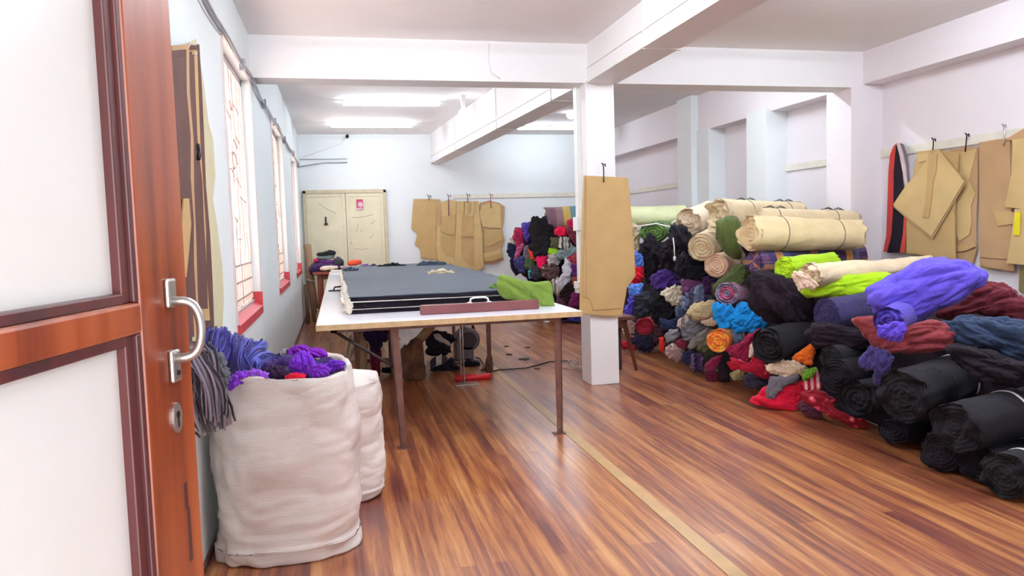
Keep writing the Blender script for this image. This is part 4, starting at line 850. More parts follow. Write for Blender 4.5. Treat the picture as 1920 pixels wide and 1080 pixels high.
# ================================================================== long cutting table
TX0, TX1, TY0, TY1, TZ = -.155, 1.52, 4.62, 11.7, .82
tb = thing('cutting_table', 'long white topped cutting table on brown angle iron legs in the middle of the room', 'table', ((TX0+TX1)/2, (TY0+TY1)/2, 0))
build('tabletop', MB().box(TX0, TX1, TY0, TY1, TZ-.035, TZ), M['laminate'], tb, bevel=.003)
build('edge_band', MB().box(TX0-.002, TX1+.002, TY0-.004, TY0, TZ-.036, TZ-.002).box(TX1, TX1+.004, TY0, TY1, TZ-.036, TZ-.002).box(TX0-.004, TX0, TY0, TY1, TZ-.036, TZ-.002), M['edge'], tb, label='tan ply edge of the tabletop')
build('under_frame', MB().box(TX0+.08, TX1-.08, TY0+.06, TY0+.10, TZ-.06, TZ-.036).box(TX0+.08, TX0+.12, TY0+.06, TY1-.1, TZ-.06, TZ-.036).box(TX1-.12, TX1-.08, TY0+.06, TY1-.1, TZ-.06, TZ-.036), M['leg_brown'], tb)
for y in (4.70, 7.08, 9.40, 11.5):
    for x, sg in ((.34, 1), (1.37, -1)):
        if y > 5 and x < 1: x = .12
        m_ = MB(); t0, t1 = .026, .019
        for a_, b_ in (((-1, -1), (1, -.7)), ((-1, -1), (-.7, 1))):
            v = []
            for z, h_, dx in ((0, t1, 0), (TZ-.036, t0, -.03*sg if x < 1 and y < 5 else 0)):
                for (ux, uy) in ((a_[0], a_[1]), (b_[0], a_[1]), (b_[0], b_[1]), (a_[0], b_[1])): v.append((x+dx+ux*h_*sg, y+uy*h_, z))
            m_.add(v, [(0,3,2,1), (4,5,6,7), (0,1,5,4), (1,2,6,5), (2,3,7,6), (3,0,4,7)])
        m_.box(x-.04, x+.04, y-.03, y+.03, 0, .006)
        for z in (.12, .45, .7): m_.obox((x, y-.027, z), ((1,0,0), (0,1,0), (0,0,1)), (.006, .003, .006))
        build('leg', m_, M['leg_brown'], tb)
for (x0, x1, y) in ((-.06, .33, 4.72), (1.50, 1.37, 7.08)):
    build('brace', MB().tube([(x0, y, TZ-.05), ((x0+x1)/2, y, (TZ-.05+.50)/2), (x1, y, .50)], .011, 6), M['steel_dark'], tb)

# fabric laid up on the table
def sheetstack(name, x0, x1, y0, y1, z0, z1, m, parent, wav=.012, seed=1, n=90, back=None, label=None):
    xs_ = np.linspace(0, 1, n); ys_ = np.linspace(0, 1, n)
    X, Y = np.meshgrid(xs_, ys_); X = X.ravel(); Y = Y.ravel()
    px_ = x0+(x1-x0)*X + (back or 0)*X*Y; py_ = y0+(y1-y0)*Y
    e = np.minimum.reduce([X, 1-X, Y, 1-Y])
    nz_ = folds(np.stack([px_, py_, np.zeros(n*n)], 1), 1.5, seed, (1, .3, 0), .35)
    zz = z1 + nz_*wav*np.clip((1-e*6), .25, 1)
    wob = pn(np.stack([px_*5, py_*5, np.full(n*n, 3.3)], 1), seed)*.018
    top = np.stack([px_+wob*(e < .01), py_+wob*(e < .01), zz], 1)
    bot = top.copy(); bot[:, 2] = z0
    V = np.concatenate([top, bot]); F = []; N2 = n*n
    for j in range(n-1):
        for i in range(n-1):
            a = j*n+i; F.append((a, a+1, a+n+1, a+n))
    F2 = [tuple(k+N2 for k in f[::-1]) for f in F]
    side = []
    for i in range(n-1):
        side += [(i+N2, i+1+N2, i+1, i), (n*(n-1)+i, n*(n-1)+i+1, n*(n-1)+i+1+N2, n*(n-1)+i+N2),
                 (i*n, (i+1)*n, (i+1)*n+N2, i*n+N2), ((i+1)*n-1+N2, (i+2)*n-1+N2, (i+2)*n-1, (i+1)*n-1)]
    return build(name, MB().add(V, F+F2+side), m, parent, label=label)
M['slate'] = cloth((64, 76, 90), sheen=.15); M['layside'] = cloth((34, 26, 40)); M['paper'] = plain('white_layup_paper', (222, 216, 206), .8, var=.04)  # slate: dark cloth with the reflection on its top put into the colour
lay = thing('fabric_layup', 'thick stack of dark cloth layers, slate reflection coloured on top, spread over the long table', 'fabric stack', (.7, 7.6, TZ))
sheetstack('lower_layer', .03, 1.42, 5.16, 10.1, TZ+.001, TZ+.030, M['layside'], lay, .003, 11, 40)
sheetstack('paper_sheet', .01, 1.42, 5.14, 10.1, TZ+.031, TZ+.0335, M['paper'], lay, .002, 12, 40)
sheetstack('middle_layer', .03, 1.42, 5.16, 10.2, TZ+.037, TZ+.080, M['layside'], lay, .003, 13, 40)
sheetstack('paper_sheet', .0, 1.42, 5.13, 10.2, TZ+.081, TZ+.084, M['paper'], lay, .004, 14, 40)
sheetstack('upper_layer', .03, 1.42, 5.15, 10.3, TZ+.088, TZ+.112, M['layside'], lay, .003, 15, 40)
sheetstack('top_cloth', .03, 1.42, 5.15, 10.4, TZ+.113, TZ+.124, M['slate'], lay, .016, 16, 120)
build('paper_edge', lump_mb([(640,515),(648,520),(651,545),(657,560),(662,575),(660,590),(648,592),(645,570),(643,545)], ('x', .012), .12, .3, nu=60, nv=24), M['paper'], lay, smooth=True, label='ragged white paper edge of the stack')
T_('folded_cloth', [(783,494),(800,489),(815,489),(836,492),(840,500),(836,504),(812,502),(786,502),(774,500)], M['slate'], 'dark cloth with slate reflected colour, folded back at the far edge of the layered stack', dep=9.6, bulge=.5, fold=.2, along=0)
T_('folded_cloth', [(700,500),(714,497),(738,491),(758,497),(770,498),(765,502),(735,503),(706,504)], cloth((38, 40, 50)), 'black crumpled cloth along the far edge of the layered stack', dep=9.9, bulge=.5, fold=.25, along=0)
T_('folded_cloth', [(690,498),(702,494),(706,497),(704,502),(688,503),(672,503),(676,499)], cloth((64, 66, 84)), 'grey blue denim cloth at the far left corner of the layered stack', dep=10.2, bulge=.5, fold=.15, along=0)
T_('folded_cloth', [(643,502),(656,500),(674,504),(668,514),(652,520),(644,516)], cloth((70, 80, 98)), 'bunched slate corner of cloth at the left rear of the layered stack', dep=8.9, bulge=.4, fold=.2)
T_('cloth_scraps', [(799,510),(812,505),(836,506),(858,509),(857,515),(842,517),(820,516),(802,516)], cloth((226, 214, 184)), 'heap of cream cloth scraps on top of the dark stack', dep=('z', .95), bulge=.35, fold=.4, along=20, cat='cloth scraps')
T_('folded_cloth', [(934,515),(950,516),(975,522),(1003,527),(1033,527),(1038,540),(1042,560),(1044,577),(1030,581),(1008,580),(985,579),(974,567),(950,563),(938,556),(930,540)], cloth((110, 134, 54)), 'large green cloth tossed over the right front corner of the stack', dep=5.08, bulge=.30, fold=.13, freq=6, along=-38, stretch=.2, nu=130, nv=70, edge=.4)
T_('folded_cloth', [(914,536),(930,530),(942,534),(950,548),(936,549),(922,543)], cloth((98, 126, 62)), 'twisted green corner of cloth pointing left on the stack', dep=5.3, bulge=.3, fold=.15, along=10)
bd = thing('clamping_board', 'long brown wooden board with a white handle lying at the front of the table', 'board', (.9, 4.9, TZ))
build('board', MB().box(.50, 1.30, 4.87, 4.93, TZ+.001, TZ+.062), M['brown_board'], bd, bevel=.003)
hb = (.83, .96)
build('handle', MB().tube([(hb[0], 4.9, TZ+.06), (hb[0]+.008, 4.9, TZ+.088), (hb[0]+.03, 4.9, TZ+.096), (hb[1]-.03, 4.9, TZ+.096), (hb[1]-.008, 4.9, TZ+.088), (hb[1], 4.9, TZ+.06)], .0065, 8).box(hb[0]-.015, hb[0]+.015, 4.885, 4.915, TZ+.06, TZ+.067).box(hb[1]-.015, hb[1]+.015, 4.885, 4.915, TZ+.06, TZ+.067), M['white_plastic'], bd, smooth=True, label='white pull handle')
q = atz(630, 546, TZ)
tl_ = thing('table_clamp', 'small black clamp lying on the white tabletop left of the stack', 'clamp', q)
build('base', MB().box(q[0]-.07, q[0]+.07, q[1]-.02, q[1]+.02, TZ+.001, TZ+.012), M['black_metal'], tl_)
build('arm', MB().tube([(q[0]-.02, q[1], TZ+.012), (q[0]-.01, q[1], TZ+.04), (q[0]+.06, q[1], TZ+.045), (q[0]+.07, q[1]+.3, TZ+.05), (q[0]+.075, q[1]+.9, TZ+.02)], .009, 6), M['black_metal'], tl_, smooth=True)
mb = MB().tube([(TX0+.02, 11.3, TZ+.02), (.0, 11.3, TZ+.02), (.10, 11.25, TZ+.02)], .018, 10)
tag(build('paper_roll', mb, M['paper'], smooth=True), 'thin white paper rolled at the far left end of the table', 'paper')

# ---- under the table
def tri(n_, poly, c, lb, y, **k):
    kw = dict(bulge=.5, fold=.18, nu=64, nv=34); kw.update(k)
    return T_(n_, poly, c, lb, dep=y, **kw)
tri('hanging_cloth', [(646,622),(668,618),(676,640),(672,664),(664,684),(652,676),(648,650)], cloth((206, 190, 168)), 'cream cloth hanging under the left side of the table', 8.2, bulge=.25, along=90)
tri('hanging_cloth', [(668,618),(682,616),(690,645),(688,680),(690,706),(676,714),(672,700),(678,672),(672,640)], cloth((176, 150, 116)), 'tan cloth hanging to the floor under the table near the sack', 7.1, bulge=.3, along=90)
st = thing('wooden_stool', 'dark red wooden stool under the table with purple cloth on it', 'stool', (.30, 7.3, 0))
build('seat', MB().box(.13, .49, 7.12, 7.48, .44, .47), M['wood_bench'], st, bevel=.004)
for (x, y) in ((.17, 7.15), (.45, 7.15), (.17, 7.45), (.45, 7.45)): build('leg', MB().box(x-.018, x+.018, y-.018, y+.018, 0, .44), M['wood_bench'], st, bevel=.003)
build('stretcher', MB().box(.17, .45, 7.14, 7.16, .15, .18), M['wood_bench'], st)
tri('hanging_cloth', [(682,618),(706,616),(730,618),(728,636),(716,646),(712,664),(694,660),(692,642),(680,636)], cloth((46, 26, 66)), 'dark purple cloth draped over the stool under the table', 7.1, bulge=.4, fold=.2)
tri('folded_cloth', [(692,656),(712,652),(714,676),(712,708),(700,706),(694,684)], cloth((104, 22, 48)), 'dark red cloth hanging from the stool to the floor', 7.08, bulge=.3, along=90)
tri('folded_cloth', [(715,690),(730,688),(736,696),(730,700),(716,699)], cloth((34, 26, 38)), 'small black and white cloth on the floor beside the stool', 7.25, bulge=.5)
tri('paper_sack', [(752,652),(764,642),(780,630),(788,640),(792,660),(796,690),(798,714),(776,718),(756,716),(754,690)], cloth((104, 66, 50), 'blotch', [(70, 36, 36), (128, 92, 66)], k=.9), 'tall brown open topped sack standing on the floor under the table', 6.95, bulge=.7, fold=.14, along=90, cat='sack')
mb = MB().tube([np.array(aty(786, 638, 7.1)), np.array(aty(800, 622, 7.15)), np.array(aty(812, 606, 7.2))], .045, 14)
tag(build('card_roll', mb, M['tube_card'], smooth=True), 'thick tan roll leaning out of the brown sack under the table', 'roll')
tri('fabric_bundle', [(796,630),(812,618),(836,622),(850,630),(848,656),(838,672),(816,674),(800,662)], cloth((52, 40, 54)), 'dark crumpled bundle behind the brown sack under the table', 7.7, fold=.25)
tri('folded_cloth', [(812,626),(822,624),(836,638),(848,644),(844,650),(828,642),(814,634)], cloth((196, 186, 180)), 'pale grey twisted cloth across the dark bundle under the table', 7.45, bulge=.35, along=-40)
tri('folded_cloth', [(796,688),(806,676),(824,664),(838,668),(836,678),(820,686),(806,696)], cloth((186, 176, 168), 'stripe', [(190, 180, 172), (60, 50, 60)], k=9), 'white and black streaked cloth in the rag pile under the table', 7.15, bulge=.4, fold=.25, along=35)
tri('fabric_bundle', [(800,696),(822,684),(842,672),(856,684),(862,694),(840,699),(814,699)], cloth((36, 30, 46)), 'black rag heap on the floor under the table', 7.25, fold=.3)
tri('fabric_bundle', [(862,686),(876,674),(890,676),(902,684),(896,690),(872,691)], cloth((34, 30, 56)), 'dark navy rag heap beside the grey motor under the table', 7.4, fold=.3)
# round grey motor
q = aty(868, 636, 7.7)
mo = thing('electric_motor', 'round grey electric motor on a box shaped body under the table', 'motor', (q[0], 7.7, 0))
M['motor'] = plain('motor_grey', (118, 104, 110), .4, .4, var=.12)
th = np.linspace(0, 2*math.pi, 29)[:-1]
build('drum', MB().prism([(q[0]+.045+.125*math.cos(a), 7.62, q[2]+.125*math.sin(a)) for a in th], (0, .2, 0)), M['motor'], mo, bevel=.02, smooth=False)
build('drum_cover', MB().prism([(q[0]+.045+.085*math.cos(a), 7.60, q[2]+.085*math.sin(a)) for a in th], (0, .03, 0)), M['steel_dark'], mo, bevel=.01)
build('body', MB().box(q[0]-.09, q[0]+.10, 7.62, 7.8, .03, q[2]-.02).box(q[0]-.13, q[0]+.14, 7.58, 7.84, 0, .03), M['motor'], mo, bevel=.012)
build('top_handle', MB().tube([(q[0]-.02, 7.7, q[2]+.10), (q[0], 7.7, q[2]+.17), (q[0]+.1, 7.7, q[2]+.17), (q[0]+.12, 7.7, q[2]+.09)], .016, 8), M['steel_dark'], mo, smooth=True)
# slim metal stand
q = atz(866, 722, 0)
ms = thing('metal_stand', 'slim grey metal stand with a flat glossy base under the table', 'stand', (q[0], q[1], 0))
for dx in (0, .022): build('pole', MB().tube([(q[0]+dx, q[1], .01), (q[0]+dx, q[1], .4), (q[0]+dx, q[1], TZ-.05)], .006, 8), M['metal'], ms, smooth=True)
build('base_plate', MB().box(q[0]-.06, q[0]+.15, q[1]-.05, q[1]+.09, 0, .012), M['metal'], ms, bevel=.003)
a = atz(854, 710, .03); b = atz(919, 705, .03)
tag(build('red_tube', MB().tube([a, (a+b)/2, b], .030, 16), M['red_plastic'], smooth=True), 'bright red tube lying on the floor under the table', 'tube')
lp = []
for t_ in np.linspace(0, 2*math.pi, 22): lp.append(np.array([1.30+.045*math.cos(t_), 7.02, .66+.13*math.sin(t_)]))
tag(build('cord_loop', MB().tube(lp, .005, 5).tube([p_+np.array([.01, .01, -.01]) for p_ in lp], .005, 5).tube([(1.30, 7.02, .79), (1.31, 7.03, .785)], .006, 5), M['batten'], smooth=True), 'loop of tan cord hanging by the rear right table leg', 'cord')
tri('folded_cloth', [(913,664),(922,668),(926,684),(924,698),(914,700),(906,694),(910,684)], cloth((92, 62, 50)), 'brown rag bunched around the foot of the rear right table leg', 7.0, bulge=.5)
pts_ = [(885,668),(900,672),(908,684),(902,694),(918,697),(936,693),(958,692),(985,690),(1010,684),(1030,678),(1055,677),(1085,677)]
tag(build('power_cord', MB().tube([atz(x, y, .012) for x, y in pts_], .007, 6), M['black_metal'], smooth=True), 'black power cord trailing across the floor from the motor to the column', 'cord')
rnd = random.Random(8); mb = MB()
for k in range(16):
    c_ = atz(1066+rnd.random()*22, 682+rnd.random()*20, 0); p_ = [c_+np.array([rnd.uniform(-.09, .09), rnd.uniform(-.2, .2), .006+.08*rnd.random()]) for _ in range(4)]
    mb.tube(p_, .004, 4)
tag(build('string_tangle', mb, plain('pale_string', (206, 178, 166), .9), smooth=True), 'tangle of pale string on the floor beside the white column', 'string')
for (x, y, ww, lb) in ((955, 665, .03, 'small dark cloth scrap on the floor, the upper left one behind the table'), (984, 674, .05, 'dark cloth scrap on the floor, the middle one behind the table'), (950, 650, .025, 'tiny dark scrap on the floor farthest behind the table'), (990, 652, .03, 'small dark scrap on the floor toward the far fabric heap'), (1008, 692, .025, 'tiny pale brown scrap on the floor near the black cord')):
    c_ = atz(x, y, 0); pg = [(c_[0]+ww*(1+.4*math.sin(a*3))*math.cos(a), c_[1]+ww*1.6*(1+.3*math.cos(a*2))*math.sin(a), .001) for a in np.linspace(0, 6.28, 10)[:-1]]
    tag(build('cloth_scrap', MB().prism(pg, (0, 0, .006)), M['scrap']), lb, 'cloth scrap', 'scraps on the floor')

# ================================================================== column: hanging card, boxes, bench behind
def sheet(poly, dep, off, th=.004):
    """card sheet cut from its outline, lying in the wall's plane at depth dep moved by off"""
    ax_, v_ = dep; P_ = [pt(x, y, (ax_, v_)) for x, y in poly]
    return MB().prism(P_, np.array([-th, 0, 0]) if ax_ == 'x' and v_ > 0 else (np.array([th, 0, 0]) if ax_ == 'x' else np.array([0, -th, 0])))
def hang(name, label, dep0, sheets, hook=None, group=None, hookm=None, cat='cardboard patterns', hold=None):
    ax_, v_ = dep0; p0 = pt(*sheets[0][0][0], (ax_, v_)); r = thing(name, label, cat, p0, group)
    for k, (poly, m_) in enumerate(sheets):
        d_ = v_ + (k*.007 if (ax_ == 'x' and v_ < 0) else -k*.007)
        build('card_sheet', sheet(poly, (ax_, d_), 0, .0045), m_, r, bevel=.0008)
        if k == 0:
            d2 = d_ + (-.006 if (ax_ == 'x' and v_ < 0) else .006)
            build('card_sheet', sheet([(x+1.2, y+1.8) for x, y in poly], (ax_, d2), 0, .0045), m_, r)
    if hook:
        n_ = len(sheets); d_ = v_ + ((n_*.007+.006) if (ax_ == 'x' and v_ < 0) else -(n_*.007+.006))
        m_ = MB().tube([pt(x, y, (ax_, d_)) for x, y in hook], .007 if v_ > 8 else .005, 6)
        x, y = hook[0]; s_ = 3.2
        m_.tube([pt(x-s_, y-s_, (ax_, d_)), pt(x, y, (ax_, d_)), pt(x+s_, y-s_*.6, (ax_, d_)), pt(x+s_*1.3, y+s_, (ax_, d_))], .006, 5)
        build('hook', m_, hookm or M['black_metal'], r, smooth=True)
    return r
K1, K2, K3, K_SHADE = M['kraft'], M['kraft2'], M['kraft3'], M['kraft_shaded']
hang('cardboard_pattern', 'large brown cardboard trouser pattern hanging on the front of the white column', ('y', 6.03), [
    ([(1094,329),(1176,333),(1181,385),(1188,468),(1190,515),(1174,538),(1165,590),(1140,592),(1086,587),(1088,500),(1091,400)], K1),
    ([(1098,331),(1174,334.5),(1179,390),(1187,468),(1189,514),(1177,522),(1171,538),(1164,578),(1112,582),(1109,570),(1103,559),(1092,556),(1095,440)], K1),
    ([(1098,340),(1099,331),(1101,331),(1100,556),(1098,556)], K3)],
    hook=[(1131,309),(1132,322),(1132,334),(1132,342)], cat='cardboard pattern')
sbx = thing('switch_box', 'white switch box with plug fixed low on the left face of the column', 'switch box', (2.07, 6.2, .75))
a = atx(1079, 606, 2.07)
build('box', MB().box(2.025, 2.07, 6.12, 6.24, .80, .94), M['white_plastic'], sbx, bevel=.004)
build('plug', MB().box(1.97, 2.025, 6.14, 6.20, .84, .90).box(1.985, 2.025, 6.15, 6.22, .80, .86), M['white_plastic'], sbx, bevel=.004)
a = atx(1082, 420, 2.05)
tag(build('socket_box', MB().box(2.01, 2.07, 6.20, 6.31, a[2]-.06, a[2]+.06), M['white_plastic'], bevel=.004), 'small white box higher up on the left face of the column', 'switch box')
# bench behind the column
a = atz(1190, 693, 0); ty = a[1]; tz_ = float(aty(1185, 592, ty)[2]); xr = float(aty(1187, 592, ty)[0])
bn = thing('wooden_bench', 'dark brown wooden bench with splayed legs standing behind the column', 'bench', (xr-.2, ty+.15, 0))
build('seat', MB().box(xr-.40, xr, ty-.05, ty+.35, tz_-.035, tz_), M['wood_bench'], bn, bevel=.004)
for (x0, x1, y0, y1) in ((xr-.10, xr+.01, ty-.0, ty-.04), (xr-.09, xr+.0, ty+.3, ty+.34), (xr-.30, xr-.37, ty, ty-.04), (xr-.30, xr-.37, ty+.3, ty+.34)):
    build('leg', MB().tube([(x0, y0, tz_-.03), ((x0+x1)/2, (y0+y1)/2, tz_/2), (x1, y1, .0)], [.026, .022, .017], 4), M['wood_bench'], bn)
build('rail', MB().box(xr-.34, xr-.06, ty+.0, ty+.02, tz_-.11, tz_-.035), M['wood_bench'], bn)
a = aty(1163, 683, ty+.05)
build('leg', MB().box(a[0]-.012, a[0]+.012, ty+.04, ty+.07, 0, tz_-.03), M['steel_dark'], bn)

# ================================================================== back wall: card patterns, stool with clothes, tubes
BD = ('y', YB-.035)
hang('cardboard_pattern', 'large square cut cardboard pattern, leftmost of the patterns on the back wall', BD, [
    ([(775.3,373),(800,373),(824,374),(826,486),(806,485),(788.5,483),(788,471),(785.7,463.5),(777.4,459),(781,445),(782,436),(771,428)], K1)], hook=[(804,368),(805,376)], group='patterns on the back wall', cat='cardboard pattern')
hang('cardboard_pattern', 'tan jacket shaped cardboard bundle with a purple string, second on the back wall', ('y', YB-.06), [
    ([(821,382),(842,374),(856,377),(857,440),(857,500),(845,505),(834,496),(821,488),(818,460),(820,420)], K2),
    ([(821,385),(826,380),(828,400),(829,420),(822,424),(818,415)], K3),
    ([(827,442),(853,443),(855,460),(855,482),(842,479),(831,470),(826,456)], K1),
    ([(829,405),(854,403),(853,440),(840,440),(827,434)], K1)], hook=[(841,367),(841,380),(841,395),(842,405)], group='patterns on the back wall', hookm=plain('purple_string', (120, 40, 90), .8), cat='cardboard pattern')
hang('cardboard_pattern', 'long apron shaped cardboard bundle, third of the patterns on the back wall', ('y', YB-.08), [
    ([(857,377),(897,377),(898,400),(903,440),(906,500),(880,512),(850,512),(852,480),(855,430)], K2),
    ([(866,405),(888,405),(889,440),(889,498),(880,496),(870,488),(865,470)], K1),
    ([(863,377),(870,377),(869,402),(863,400)], K2), ([(872,377),(877,377),(877,405),(871,404)], K2), ([(884,377),(889,377),(888,404),(878,408),(879,402),(884,400)], K2),
    ([(866,441),(888,441),(888,444),(866,444)], K3)], hook=[(877,366),(877,380)], group='patterns on the back wall', cat='cardboard pattern')
hang('cardboard_pattern', 'rounded multi piece cardboard bundle, rightmost of the patterns on the back wall', ('y', YB-.05), [
    ([(900,380),(918,376),(935,380),(945,386),(944,412),(941,430),(945,450),(940,466),(943,486),(920,494),(905,492),(908,470),(902,430)], K3),
    ([(908,430),(938,431),(941,450),(928,458),(915,463),(908,460)], K1),
    ([(898,400),(903,386),(920,379),(938,384),(940,428),(920,427),(905,425)], K2),
    ([(906,476),(938,466),(941,474),(922,482),(908,484)], K2), ([(907,483),(940,475),(943,482),(924,490),(908,490)], K1)], hook=[(920,366),(920,378),(921,390)], group='patterns on the back wall', hookm=plain('magenta_string', (130, 24, 74), .8), cat='cardboard pattern')
# wooden side table with clothes
ws = thing('wooden_stand', 'reddish wooden stand under the clothes in the back left corner', 'stand', (-.05, 12.45, 0))
build('top', MB().box(-.42, .62, 12.02, 12.75, .76, .80), M['wood_stool'], ws, bevel=.004)
for (x, y) in ((-.32, 12.14), (.58, 12.14), (-.32, 12.7), (.58, 12.7)): build('leg', MB().box(x-.04, x+.04, y-.03, y+.03, 0, .76), M['wood_stool'], ws, bevel=.004)
build('rail', MB().box(-.3, .56, 12.13, 12.15, .68, .76).box(-.3, .56, 12.13, 12.15, .42, .48).box(-.3, .56, 12.13, 12.15, .16, .22), M['wood_stool'], ws)
cl = [([(578,500),(588,492),(612,494),(640,492),(650,497),(648,504),(630,508),(602,512),(588,520),(580,515)], cloth((52, 28, 78)), 'dark purple cloth draping off the left of the clothes stack', 12.25),
 ([(596,501),(612,499),(634,498),(637,504),(620,507),(604,509)], cloth((222, 210, 190)), 'cream folded cloth at the bottom front of the clothes stack', 12.1),
 ([(636,499),(652,498),(654,503),(640,506)], cloth((190, 150, 150)), 'dusty pink cloth right of the cream folded cloth', 12.15),
 ([(588,489),(604,486),(626,488),(640,490),(640,497),(610,498),(588,497)], cloth((76, 32, 96)), 'plum cloth in the middle of the clothes stack', 12.3),
 ([(587,486),(596,484),(598,490),(589,491)], cloth((180, 24, 80)), 'crimson bit of cloth at the left of the clothes stack', 12.2),
 ([(624,484),(636,483),(645,488),(645,496),(628,496)], cloth((62, 64, 70)), 'charcoal folded cloth at the right of the clothes stack', 12.2),
 ([(590,481),(608,479),(628,476),(626,485),(608,487),(592,486)], cloth((104, 118, 116)), 'grey green folded cloth near the top of the clothes stack', 12.3),
 ([(590,473),(604,474),(618,469),(630,470),(631,478),(612,481),(592,480)], cloth((44, 48, 52)), 'dark charcoal cloth on the very top of the clothes stack', 12.3),
 ([(630,480),(638,482),(646,490),(634,492)], cloth((92, 62, 150)), 'violet cloth tucked behind the charcoal folded cloth', 12.4),
 ([(650,492),(662,487),(677,487),(680,494),(666,498),(652,498)], cloth((232, 92, 62)), 'orange red crumpled cloth right of the clothes stack', 12.2),
 ([(676,496),(690,494),(692,504),(678,505)], cloth((112, 74, 150)), 'small purple cloth right of the orange red cloth', 12.1)]
for poly, m_, lb, y in cl: T_('folded_cloth', poly, m_, lb, group='clothes on the wooden stand', dep=y, bulge=.8, fold=.12, nu=44, nv=24, along=5)
tb1 = MB().tube([(-.50, 12.55, 1.23), (-.47, 12.45, .6), (-.40, 12.3, .0)], .062, 18)
c_ = tag(build('cardboard_tube', tb1, M['tube_card'], smooth=True), 'tall tan cardboard tube leaning in the back left corner beside the stand', 'cardboard tube')
build('tie', MB().tube([(-.47+.066*math.cos(a), 12.42+.066*math.sin(a), .66+.01*math.sin(a*2)) for a in np.linspace(0, 6.28, 17)], .009, 5), M['string_w'], c_, smooth=True)
tag(build('cardboard_tube', MB().tube([(-.535, 12.05, .62), (-.53, 12.05, .3), (-.52, 12.0, .0)], .03, 14), M['tube_card2'], smooth=True), 'short thin dull tube standing against the left wall beside the tall tube', 'cardboard tube')
bt = thing('plastic_bottle', 'small clear plastic bottle on the floor between the tubes and the table', 'bottle', (-.36, 11.75, 0))
t = NT('clear_plastic'); t.b.inputs['Base Color'].default_value = (.86, .86, .9, 1); t.b.inputs['Transmission Weight'].default_value = .7; t.b.inputs['Roughness'].default_value = .1
build('bottle_body', MB().lathe([(.028, 0), (.034, .02), (.031, .08), (.034, .14), (.03, .17), (.013, .21), (.013, .23)], (-.36, 11.75, 0), 16), t.m, bt, smooth=True)
build('cap', MB().lathe([(.015, 0), (.015, .022)], (-.36, 11.75, .23), 12), M['white_plastic'], bt)

# ================================================================== right wall patterns and straps
RD = XR-.035
def strap(poly, m_, lb, k): tag(build('fabric_strap', sheet(poly, ('x', RD-.012*k), 0, .008), m_, bevel=.002), lb, 'strap', 'straps on the right wall')
strap([(1676,275),(1682,268),(1688,270),(1682,290),(1677,320),(1676,380),(1673,430),(1668,472),(1657,472),(1663,440),(1665,380),(1667,320),(1670,290)], cloth((206, 62, 58)), 'red strap hanging from the batten on the right wall, outer left one', 0)
strap([(1681,272),(1687,270),(1691,290),(1694,350),(1696,410),(1696,474),(1664,474),(1673,440),(1677,380),(1677,320)], cloth((40, 28, 44)), 'wide black strap hanging between the red straps on the right wall', 1)
strap([(1696,404),(1700,400),(1700,440),(1697,474),(1688,474),(1694,440)], cloth((220, 72, 62)), 'short red strap end beside the black strap on the right wall', 2)
strap([(1682,269),(1690,268),(1694,285),(1700,310),(1703,345),(1698,350),(1693,320),(1688,292)], cloth((214, 190, 190)), 'pale pink strap looped over the batten next to the black strap', 3)
strap([(1688,268),(1694,270),(1700,285),(1704,310),(1706,340),(1703,346),(1701,315),(1696,288)], cloth((110, 100, 112)), 'grey strap at the right of the strap loop on the wall', 4)
g = 'patterns on the right wall'
hang('cardboard_pattern', 'cardboard bundle with a large diamond shaped piece, left of the right wall patterns', ('x', RD-.03), [
    ([(1722,284),(1760,280),(1798,287),(1794,330),(1790,400),(1792,487),(1745,480),(1700,474),(1700,400),(1712,330)], K1),
    ([(1722,290),(1745,286),(1745,300),(1722,305)], K2),
    ([(1760,281),(1786,312),(1811,342),(1780,396),(1749,449),(1712,420),(1676,388),(1700,350)], K3),
    ([(1759,279),(1784,309),(1808,340),(1778,392),(1747,443),(1711,415),(1675,384),(1700,346),(1720,326),(1738,300)], K2),
    ([(1741.5,287),(1758,288),(1755,320),(1750,339),(1747,370),(1742,408),(1730,407),(1735,380),(1739,330)], K1)],
    hook=[(1750,262),(1750,272),(1749,281)], group=g, cat='cardboard pattern')
hang('cardboard_pattern', 'cardboard bundle with curved cut edges under a black hook, second on the right wall', ('x', RD+.01), [
    ([(1780,281),(1806,276),(1834,275),(1833,368),(1831,428),(1832,466),(1824,493),(1804,491),(1788,480),(1786,398)], K3),
    ([(1798,286),(1832,279),(1824,310),(1817,339),(1822,352),(1829,365),(1821,386),(1822,420),(1818,440),(1800,452),(1792,440),(1790,390)], K2),
    ([(1793,462),(1806,458),(1826,452),(1830,462),(1812,470),(1796,472)], K1)],
    hook=[(1813,253),(1812,262),(1811,273),(1810,285)], group=g, cat='cardboard pattern')
hang('cardboard_pattern', 'tall plain cardboard bundle held by a white peg, third on the right wall', ('x', RD), [
    ([(1836,267),(1866,262),(1896,258),(1899,386),(1902,508),(1870,504),(1838,499),(1837,380)], K3),
    ([(1838,269),(1894,261),(1897,380),(1898,486),(1868,485),(1839,482)], K3),
    ([(1858,280),(1876,272),(1870,300),(1862,315),(1856,300)], K_SHADE) if False else ([(1862,392),(1884,396),(1902,398),(1900,420),(1872,424)], K1)],
    hook=[(1882,236),(1883,250),(1883,262),(1882,274)], group=g, hookm=M['metal'], cat='cardboard pattern')
dd = hang('cardboard_pattern', 'cardboard bundle with a strip of yellow tape at the right edge of the wall', ('x', RD-.02), [
    ([(1885,262),(1920,241),(1990,228),(1990,300),(1930,320),(1900,262)], K3),
    ([(1899,262),(1940,256),(1985,250),(1985,400),(1901,390),(1886,388),(1886,380),(1897,325)], K2),
    ([(1903,392),(1940,392),(1985,396),(1985,500),(1940,498),(1888,494),(1897,440)], K2)], group=g, cat='cardboard pattern')
